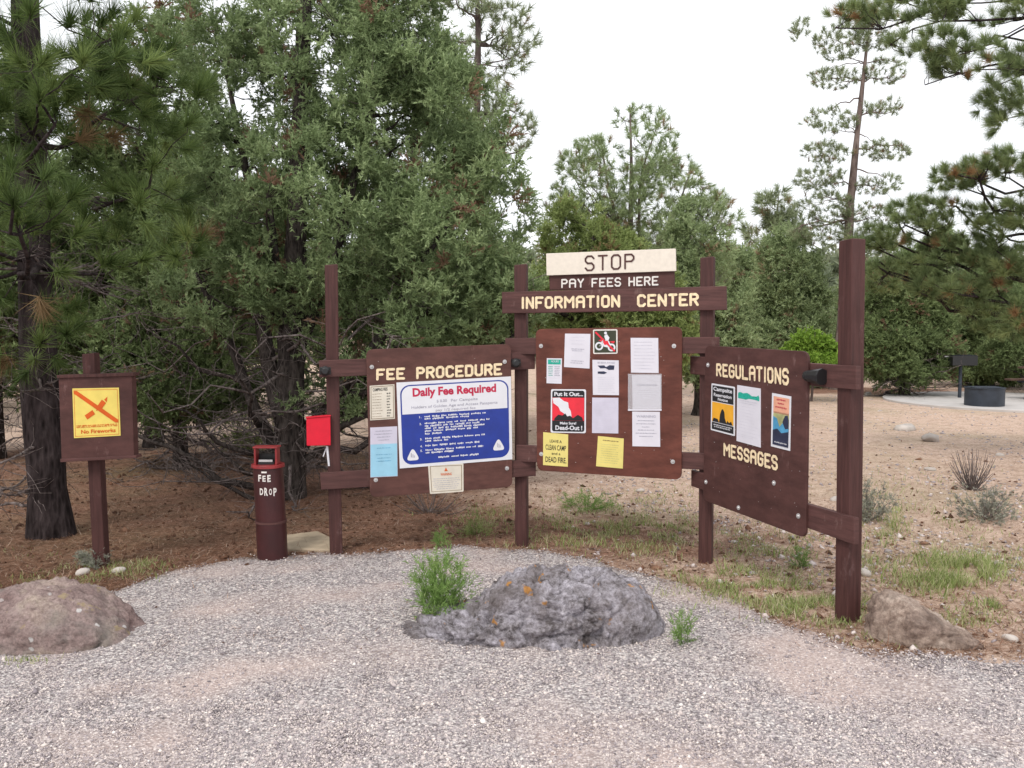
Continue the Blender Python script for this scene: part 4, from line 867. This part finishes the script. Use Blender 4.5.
# centre panel
W_ = lambda q, nm, lab, m='paper', cat='notice', **k: Sheet(WC, q, PV1, m, nm, lab, cat, **k)
S = W_([(565, 333.6), (590.4, 333.9), (589.5, 368.6), (564, 367)], 'notice_sheet', 'white sheet pinned left of the red dirt-bike sign, top of the centre panel')
S.lines('pale_ink', rows(.25, .8, .1, .3, 3, 4), h=.012); S.lines('grey_ink', [(.27, .78, .45), (.3, .7, .5)], h=.022, name='middle_lines'); S.lines('grey_ink', [(.27, .78, .8), (.25, .75, .86)], h=.02, name='lower_lines')
S = W_([(593, 329.5), (617.4, 329.2), (617.6, 353.7), (593.2, 354)], 'motorbike_sign', 'square dark sign showing a crossed-out red and white dirt bike', 'letter_white', 'sign', rad=.012)
S.rect('dark_field', 'dark_green', [(.05, .05, .95, .95)], 1)
def disc(cx, cy, r, n=18, ry=None): return [(cx+r*math.cos(2*math.pi*i/n), cy+(ry or r)*math.sin(2*math.pi*i/n)) for i in range(n)]
S.poly('wheel', 'white', [disc(.25, .68, .17), disc(.76, .74, .16)], 2); S.poly('wheel_hub', 'dark_green', [disc(.25, .68, .10), disc(.76, .74, .09)], 3)
S.poly('motorbike', 'white', [[(.26, .68), (.40, .36), (.44, .38), (.32, .70)], [(.36, .50), (.52, .44), (.66, .48), (.76, .70), (.60, .74), (.44, .70)], [(.46, .26), (.58, .20), (.68, .34), (.62, .50), (.52, .46)], disc(.52, .15, .06)], 3)
S.poly('motorbike_trim', 'red', [[(.40, .50), (.60, .46), (.66, .60), (.48, .64)], [(.22, .44), (.40, .40), (.36, .50)], [(.66, .50), (.9, .48), (.86, .58)]], 4); S.poly('slash', 'red', [[(.08, .13), (.13, .08), (.92, .87), (.87, .92)]], 5)
S = W_([(546.8, 358.2), (562, 358.4), (561.6, 383.8), (546.5, 383.2)], 'notice_card', 'narrow small card with a green heading, above the red fire sign')
S.rect('green_heading', 'teal', [(.08, .05, .92, .24)]); S.text('heading', 'paper', [('HOURS', (.3, .08, .8, .16))], 2); S.lines('teal', rows(.12, .42, .33, .68, 6, 2, .1), h=.03); S.lines('grey_ink', rows(.52, .88, .33, .68, 6, 3, .1), h=.03, name='right_column'); S.lines('pale_ink', rows(.15, .85, .78, .9, 2, 2))
S = W_([(592.4, 359.8), (618.7, 360.4), (618.9, 395.2), (592.9, 394.9)], 'notice_sheet', 'white sheet printed with two dark fish-like shapes, under the dirt-bike sign')
S.text('heading', 'grey_ink', [('BE BEAR AWARE', (.2, .05, .85, .10))], 1); S.poly('picture', 'navy', [[(.2, .16), (.45, .15), (.52, .20), (.66, .14), (.84, .15), (.82, .27), (.62, .28), (.5, .23), (.3, .24)], [(.2, .33), (.44, .32), (.56, .36), (.44, .40), (.2, .39)]]); S.lines('pale_ink', rows(.2, .85, .5, .92, 9, 7), h=.012)
S = W_([(592.2, 397.6), (618.4, 397.8), (618.3, 433.5), (592, 433)], 'notice_sheet', 'faded nearly blank sheet under the sheet with dark fish-like shapes', 'lilac_paper')
S.lines('pale_ink', rows(.15, .85, .12, .88, 13, 8), h=.012)
S = W_([(551, 389.2), (586, 389.4), (585.8, 433.2), (550.6, 432.6)], 'fire_safety_sign', 'red and black sign with white smoke reading Put It Out and Dead-Out', 'white', 'sign', rad=.014)
S.poly('black_field', 'ink', [rrect(.04, .03, .96, .97, .06, .05)], 1); S.rect('red_field', 'red', [(.045, .19, .955, .72)], 2)
S.text('heading', 'white', [('Put It Out...', (.10, .06, .92, .155))], 2, .03)
S.poly('smoke', 'white', [[(.05, .2), (.25, .19), (.38, .27), (.50, .30), (.52, .42), (.58, .50), (.60, .64), (.42, .66), (.38, .55), (.28, .50), (.22, .40), (.08, .32)]], 3)
S.poly('embers', 'ink', [[(.12, .66), (.22, .58), (.34, .60), (.42, .55), (.48, .62), (.56, .60), (.64, .66), (.78, .58), (.90, .64), (.93, .715), (.10, .715)]], 4)
S.text('slogan', 'white', [('Make Sure!', (.27, .745, .73, .805)), ('Dead-Out !', (.14, .83, .90, .935))], 2, .028)
S = W_([(543.2, 432.2), (568.2, 434.4), (567.8, 466.8), (543, 465)], 'notice_sheet', 'yellow sheet reading leave a clean camp and a dead fire', 'yellow_paper')
S.text('message', 'ink', [('LEAVE A', (.27, .20, .75, .29)), ('CLEAN CAMP', (.10, .36, .92, .52)), ('and a', (.35, .58, .70, .66)), ('DEAD FIRE.', (.10, .73, .94, .90))], 1, .012)
S = W_([(598, 436), (623.8, 438.6), (622.8, 468.6), (596, 466.2)], 'notice_sheet', 'plain yellow sheet of fine print near the bottom of the centre panel', 'yellow_paper')
S.lines('brown_ink', [(.2, .8, .12)], h=.03, name='heading'); S.lines('olive', rows(.15, .88, .25, .85, 9, 11), h=.014)
S = W_([(630.6, 337.8), (658.2, 338), (658.6, 373), (631, 372.6)], 'notice_sheet', 'white sheet of pale print at the top of the right column of sheets')
S.lines('pale_ink', rows(.12, .9, .12, .88, 9, 12), h=.018)
S = W_([(632, 375), (660.6, 375.3), (660.8, 409.5), (632.6, 409.6)], 'notice_sheet', 'sheet in a clear plastic sleeve, middle of the right column')
S.lines('grey_ink', [(.18, .88, .29)], h=.04, name='heading'); S.lines('pale_ink', ccol(.52, .42, (.5, .7, .6, .65, .3), .06), h=.014)
S2 = Sheet(WC, R4(628, 373.8, 661.6, 410.8), PV1+.0035, 'sleeve', 'plastic_sleeve', 'clear plastic sleeve holding a sheet in the right column', 'sleeve', thick=.001)
S2.rect('fold', 'paper', [(0, .955, 1, 1.0)], 1)
S = W_([(632.2, 411.5), (659.8, 411.8), (660.2, 446.8), (632.4, 446.2)], 'notice_sheet', 'sheet with a bold heading at the bottom of the right column')
S.text('heading', 'grey_ink', [('WARNING', (.15, .10, .85, .17))], 1, .02); S.lines('grey_ink', ccol(.5, .26, (.6, .7, .3, .6, .75, .5), .09), h=.022)
# right panel
Wr = lambda q, nm, lab, m='paper', cat='notice', **k: Sheet(WR, q, PV1, m, nm, lab, cat, **k)
S = Wr([(711.5, 383.2), (734.8, 386.9), (734.8, 436.2), (710.7, 429.9)], 'campsite_sign', 'black and orange sign headed Campsite with a camp silhouette', 'white', 'sign', rad=.01)
S.rect('black_field', 'ink', [(.05, .035, .95, .37)], 1); S.rect('orange_field', 'orange', [(.05, .385, .95, .80)], 1); S.rect('lower_field', 'ink', [(.05, .815, .95, .965)], 1)
S.text('heading', 'white', [('Campsite', (.10, .06, .90, .17)), ('Reservation', (.12, .19, .88, .26)), ('Notice', (.30, .28, .72, .34))], 2, .025)
S.poly('silhouette', 'ink', [[(.36, .80), (.40, .62), (.46, .52), (.52, .50), (.58, .56), (.60, .68), (.68, .80)], [(.08, .80), (.12, .72), (.30, .73), (.36, .80)], [(.66, .80), (.70, .72), (.78, .76), (.86, .72), (.92, .80)]], 2)
S.lines('white', [(.12, .88, .86), (.16, .84, .90)], 2, h=.02)
S = Wr([(737.2, 385), (760.6, 388.6), (760.6, 447.6), (736.5, 440.9)], 'notice_sheet', 'long white sheet with a green heading, right of the Campsite sign')
rr = random.Random(4); ed = [(.05, .14)]+[(x, .14+rr.uniform(-.03, .02)) for x in np.linspace(.08, .92, 10)]+[(.95, .16)]; ed2 = [(x, .215+rr.uniform(-.012, .02)) for x in np.linspace(.95, .05, 9)]
S.poly('green_heading', 'teal', [ed+ed2]); S.lines('pale_ink', rows(.1, .92, .26, .30, 2, 3)); S.lines('pale_ink', [(.02, .98, .80), (.05, .9, .86), (.05, .7, .89)], h=.006, name='lower_lines'); S.lines('pale_ink', rows(.1, .9, .36, .74, 8, 5), h=.006, name='body_lines')
S = Wr([(772, 392.9), (791.1, 396.5), (790, 451), (770.9, 446.2)], 'poster', 'narrow white-edged poster of an orange and blue canyon picture', 'white', 'poster')
S.rect('sky_area', 'salmon', [(.10, .05, .92, .36)], 1); S.lines('red_text', ccol(.5, .10, (.45, .35, .6), .07), 2, h=.025, name='title')
S.poly('meadow_area', 'olive', [[(.10, .33), (.92, .33), (.92, .62), (.10, .66)]], 1); S.poly('water_area', 'skyblue', [[(.10, .42), (.3, .45), (.44, .60), (.60, .52), (.75, .60), (.92, .55), (.92, .76), (.10, .76)]], 2)
S.poly('cliff', 'navy', [[(.60, .50), (.72, .38), (.86, .36), (.92, .44), (.92, .60), (.74, .62)], [(.10, .68), (.34, .64), (.55, .71), (.92, .66), (.92, .95), (.10, .95)]], 3); S.lines('white', [(.2, .85, .895)], 4, h=.02, name='caption')

# ------------------------------------------------------------------ red box on the left post
c = WL.hit(318.5, 431, .06); hw, hh = .088, .108
a = math.radians(14); u = np.array([math.cos(a), math.sin(a), 0])*hw; nb = np.array([math.sin(a), -math.cos(a), 0])
mb = MB(); Q = [c-u+[0, 0, hh*.94], c+u+[0, 0, hh*1.04], c+u-[0, 0, hh], c-u-[0, 0, hh*.98]]; mb.prism([q+nb*.035 for q in Q][::1], [q-nb*.035 for q in Q][::1])
rb = mb.build('red_box', 'red_box', bevel=.005, label='small bright red metal box fixed to the left post of the kiosk', cat='box')
mb = MB(); Q = [c-u*1.04+[0, 0, hh*1.00], c+u*1.04+[0, 0, hh*1.11], c+u*1.04+[0, 0, hh*1.05], c-u*1.04+[0, 0, hh*.95]]; mb.prism([q+nb*.042 for q in Q], [q-nb*.036 for q in Q]); mb.build('lid', 'red_box', rb, bevel=.002)
q0 = WL.hit(327, 446, .055); q1 = WL.hit(329, 466, .055); mb = MB(); mb.cyl(q0, q1, .0095, .008, 8); mb.cyl(q0, q0+np.array([-.03, 0, -.08]), .004, .004, 6); mb.build('tag', 'white', rb)

# ------------------------------------------------------------------ fee drop pipe
pb = G(273, 558); pb[2] = 0; r = .112
pipe = thing('fee_drop_pipe', pb, 'dark maroon steel pipe painted FEE DROP with a red slot frame on top', 'fee box')
zt = (1.75-(466-325)/880*pb[1]); ax = np.array([-.025, 0, 0])
top = pb+ax+np.array([0, 0, zt]); mid = pb+ax*.4+np.array([0, 0, zt*.40])
mb = MB(); mb.cyl(pb-[0, 0, .08], mid, r, r, 36, False); mb.build('body', 'dark_brown_metal', pipe, smooth=True); mb = MB(); mb.cyl(mid, top, r*.985, r*.985, 36); mb.build('upper_body', 'dark_brown_metal', pipe)
mb = MB(); mb.ring(mid-[0, 0, .006], r*1.035, .012, .016, 36); mb.build('band', 'rail', pipe)
mb = MB(); mb.cyl(top-[0, 0, .012], top+[0, 0, .012], r*1.10, r*1.08, 36); mb.build('lid', 'red_metal', pipe, bevel=.003)
h = .125; wq = .078; tz = top+np.array([0.0, 0, .012]); mb = MB()
for sx in (-1, 1): mb.box(tz+[sx*wq, -.02, h/2], (.014, .09, h))
mb.box(tz+[0, -.02, h+.004], (wq*2+.03, .10, .012)); mb.build('handle_frame', 'red_metal', pipe, bevel=.002)
mb = MB(); mb.box(tz+[0, .02, h*.30], (wq*2-.016, .012, h*.55)); mb.box(tz+[0, -.045, .012], (wq*1.5, .02, .022)); mb.build('slot', 'black', pipe)
mb = MB(); mb.box(tz+[0, -.058, .030], (wq*1.3, .004, .016)); mb.build('slot_edge', 'metal_dull', pipe)
def on_cyl(s, a0, z0, a1, z1, bold):
    V, Fs, _ = text_shape(s, bold); cc = pb+ax*.8; O = []
    for i, (x, y) in enumerate(V):
        th = math.radians(a0+(a1-a0)*x); O.append(cc+np.array([math.sin(th)*r*1.012, -math.cos(th)*r*1.012, z0+(z1-z0)*y]))
    return O, Fs
mbF, mbD = MB(), MB()
for s, a0, z0, a1, z1 in (('F', -26, zt-.105, -13, zt-.055), ('E', -8, zt-.105, 4, zt-.060), ('E', 10, zt-.108, 22, zt-.056), ('D', -20, zt-.205, -6, zt-.155), ('R', -2, zt-.210, 11, zt-.150), ('O', 15, zt-.205, 26, zt-.158), ('P', 31, zt-.215, 44, zt-.155), ('-', -12, zt-.042, 8, zt-.030)):
    O, Fs = on_cyl(s, a0, z0, a1, z1, .035); (mbD if z1 < zt-.13 else mbF).add(O, Fs)
mbF.build('lettering', 'letter_white', pipe); mbD.build('lettering', 'letter_white', pipe)

# ------------------------------------------------------------------ fireworks sign
sp = G(102, 566); sp[2] = 0
fs_ = thing('warning_signpost', sp, 'brown square signboard on its own leaning post at the far left of the kiosk', 'signpost')
FS = Fr(sp-np.array([1, -.02, 0]), sp+np.array([1, -.02, 0]))
post(sp, (91, 353), None, .088, .0, 'post', fs_)
slabq(FS, [(58.5, 378), (131.5, 375.5), (134, 456.5), (61.5, 461)], .049, .125).build('board', 'panel_c', fs_, bevel=.003)
slabq(FS, [(56.5, 375.2), (133.5, 372.8), (133.6, 376), (57, 378.2)], .045, .140).build('top_cap', 'post', fs_, bevel=.002)
slabq(FS, [(60, 459), (136, 455.4), (136, 458.2), (60.4, 462.3)], .047, .136).build('bottom_ledge', 'rail', fs_, bevel=.002)
S = Sheet(FS, [(72.3, 388.5), (118.8, 387.6), (120.6, 435.6), (74, 438.2)], .126, 'yellow_sign', 'fireworks_placard', 'yellow placard with a crossed-out red firework reading No Fireworks', 'sign')
S.rect('border', 'orange_red', [(.03, .03, .97, .038), (.03, .962, .97, .97), (.03, .03, .038, .97), (.962, .03, .97, .97)], 1)
S.poly('slash', 'orange_red', [[(.03, .05), (.10, .05), (.96, .66), (.96, .72), (.90, .72), (.03, .10)]], 3)
def rot(cx, cy, w2, h2, a): 
    ca, sa = math.cos(a), math.sin(a); return [(cx+x*ca-y*sa, cy+x*sa+y*ca) for x, y in ((-w2, -h2), (w2, -h2), (w2, h2), (-w2, h2))]
S.poly('firework', 'orange_red', [rot(.36, .54, .10, .05, -.55), rot(.62, .34, .085, .055, -.9), [(.68, .24), (.75, .18), (.73, .30)], [(.50, .45), (.55, .40), (.56, .42), (.51, .47)]], 2)
S.lines('orange_red', [(.06, .94, .755), (.06, .94, .785)], 2, h=.018); S.text('caption', 'orange_red', [('No Fireworks', (.16, .84, .90, .92))], 2, .022)

# ------------------------------------------------------------------ picnic area
pc = np.array([11.25, 19.9, 0.]); mb = MB(); nseg = 72
A = [pc+np.array([2.62*math.cos(t), 2.62*math.sin(t), .05]) for t in np.linspace(0, 2*math.pi, nseg, endpoint=False)]; mb.prism(A, [a-[0, 0, .2] for a in A])
mb.build('patio', 'concrete', bevel=.01, kind='structure')
rc = np.array([(986-512)/F_PX*18.6, 18.6, .052]); fr_ = thing('fire_ring', rc, 'dark blue-grey steel fire ring standing on the round concrete patio', 'fire ring')
mb = MB(); mb.ring(rc, .385, .012, .36, 48); mb.build('ring_wall', 'steel', fr_)
mb = MB(); mb.ring(rc+[0, 0, .362], .40, .03, .018, 48); mb.build('rim', 'steel', fr_)
mb = MB(); mb.cyl(rc+[0, 0, .0], rc+[0, 0, .10], .368, .36, 32); mb.build('ash_bed', 'pale_stone', fr_)
mb = MB()
for k in range(7): mb.cyl(rc+[-.3, -.24+.08*k, .385], rc+[.3, -.24+.08*k, .385], .007, .007, 6)
mb.cyl(rc+[-.3, -.25, .385], rc+[-.3, .25, .385], .009, .009, 6); mb.cyl(rc+[.3, -.25, .385], rc+[.3, .25, .385], .009, .009, 6); mb.build('cooking_grate', 'steel', fr_)
gc = np.array([(961-512)/F_PX*20.6, 20.6, .05]); gr = thing('pedestal_grill', gc, 'black box grill on a single post behind the fire ring', 'grill')
mb = MB(); mb.cyl(gc, gc+[0, 0, .76], .04, .04, 14); mb.build('post', 'steel', gr)
mb = MB(); z = .76
for cx, cy, dx, dy in ((0, .2, .58, .012), (-.28, 0, .012, .4), (.28, 0, .012, .4), (0, -.2, .58, .012)): mb.box(gc+[cx, cy, z+.12], (dx, dy, .22))
mb.box(gc+[0, 0, z+.006], (.57, .4, .012)); mb.build('firebox', 'black', gr)
mb = MB()
for k in range(9): mb.cyl(gc+[-.26+.065*k, -.2, z+.236], gc+[-.26+.065*k, .2, z+.236], .006, .006, 6)
mb.build('cooking_grate', 'steel', gr); mb = MB(); mb.cyl(gc+[-.38, 0, z+.20], gc+[-.285, 0, z+.20], .012, .012, 8); mb.cyl(gc+[.285, 0, z+.20], gc+[.36, 0, z+.20], .012, .012, 8); mb.build('handle', 'metal_dull', gr)
tc_ = np.array([(1077-512)/F_PX*19.6, 19.6, .05]); tb = thing('picnic_table', tc_, 'brown picnic table with attached benches at the edge of the patio', 'picnic table')
mb = MB()
for k in range(5): mb.box(tc_+[0, -.30+.15*k, .74], (2.2, .14, .04))
mb.build('table_top', 'table_wood', tb, bevel=.004)
for s in (-1, 1):
    mb = MB(); mb.box(tc_+[0, s*.68, .44], (2.2, .13, .04)); mb.box(tc_+[0, s*.82, .44], (2.2, .13, .04)); mb.build('bench', 'table_wood', tb, bevel=.004)
    mb = MB(); x = s*.8; mb.box(tc_+[x, 0, .40], (.05, 1.7, .05)); 
    for q in (-1, 1): mb.cyl(tc_+[x, q*.55, 0], tc_+[x, q*.12, .72], .03, .03, 8)
    mb.build('leg_frame', 'steel', tb)
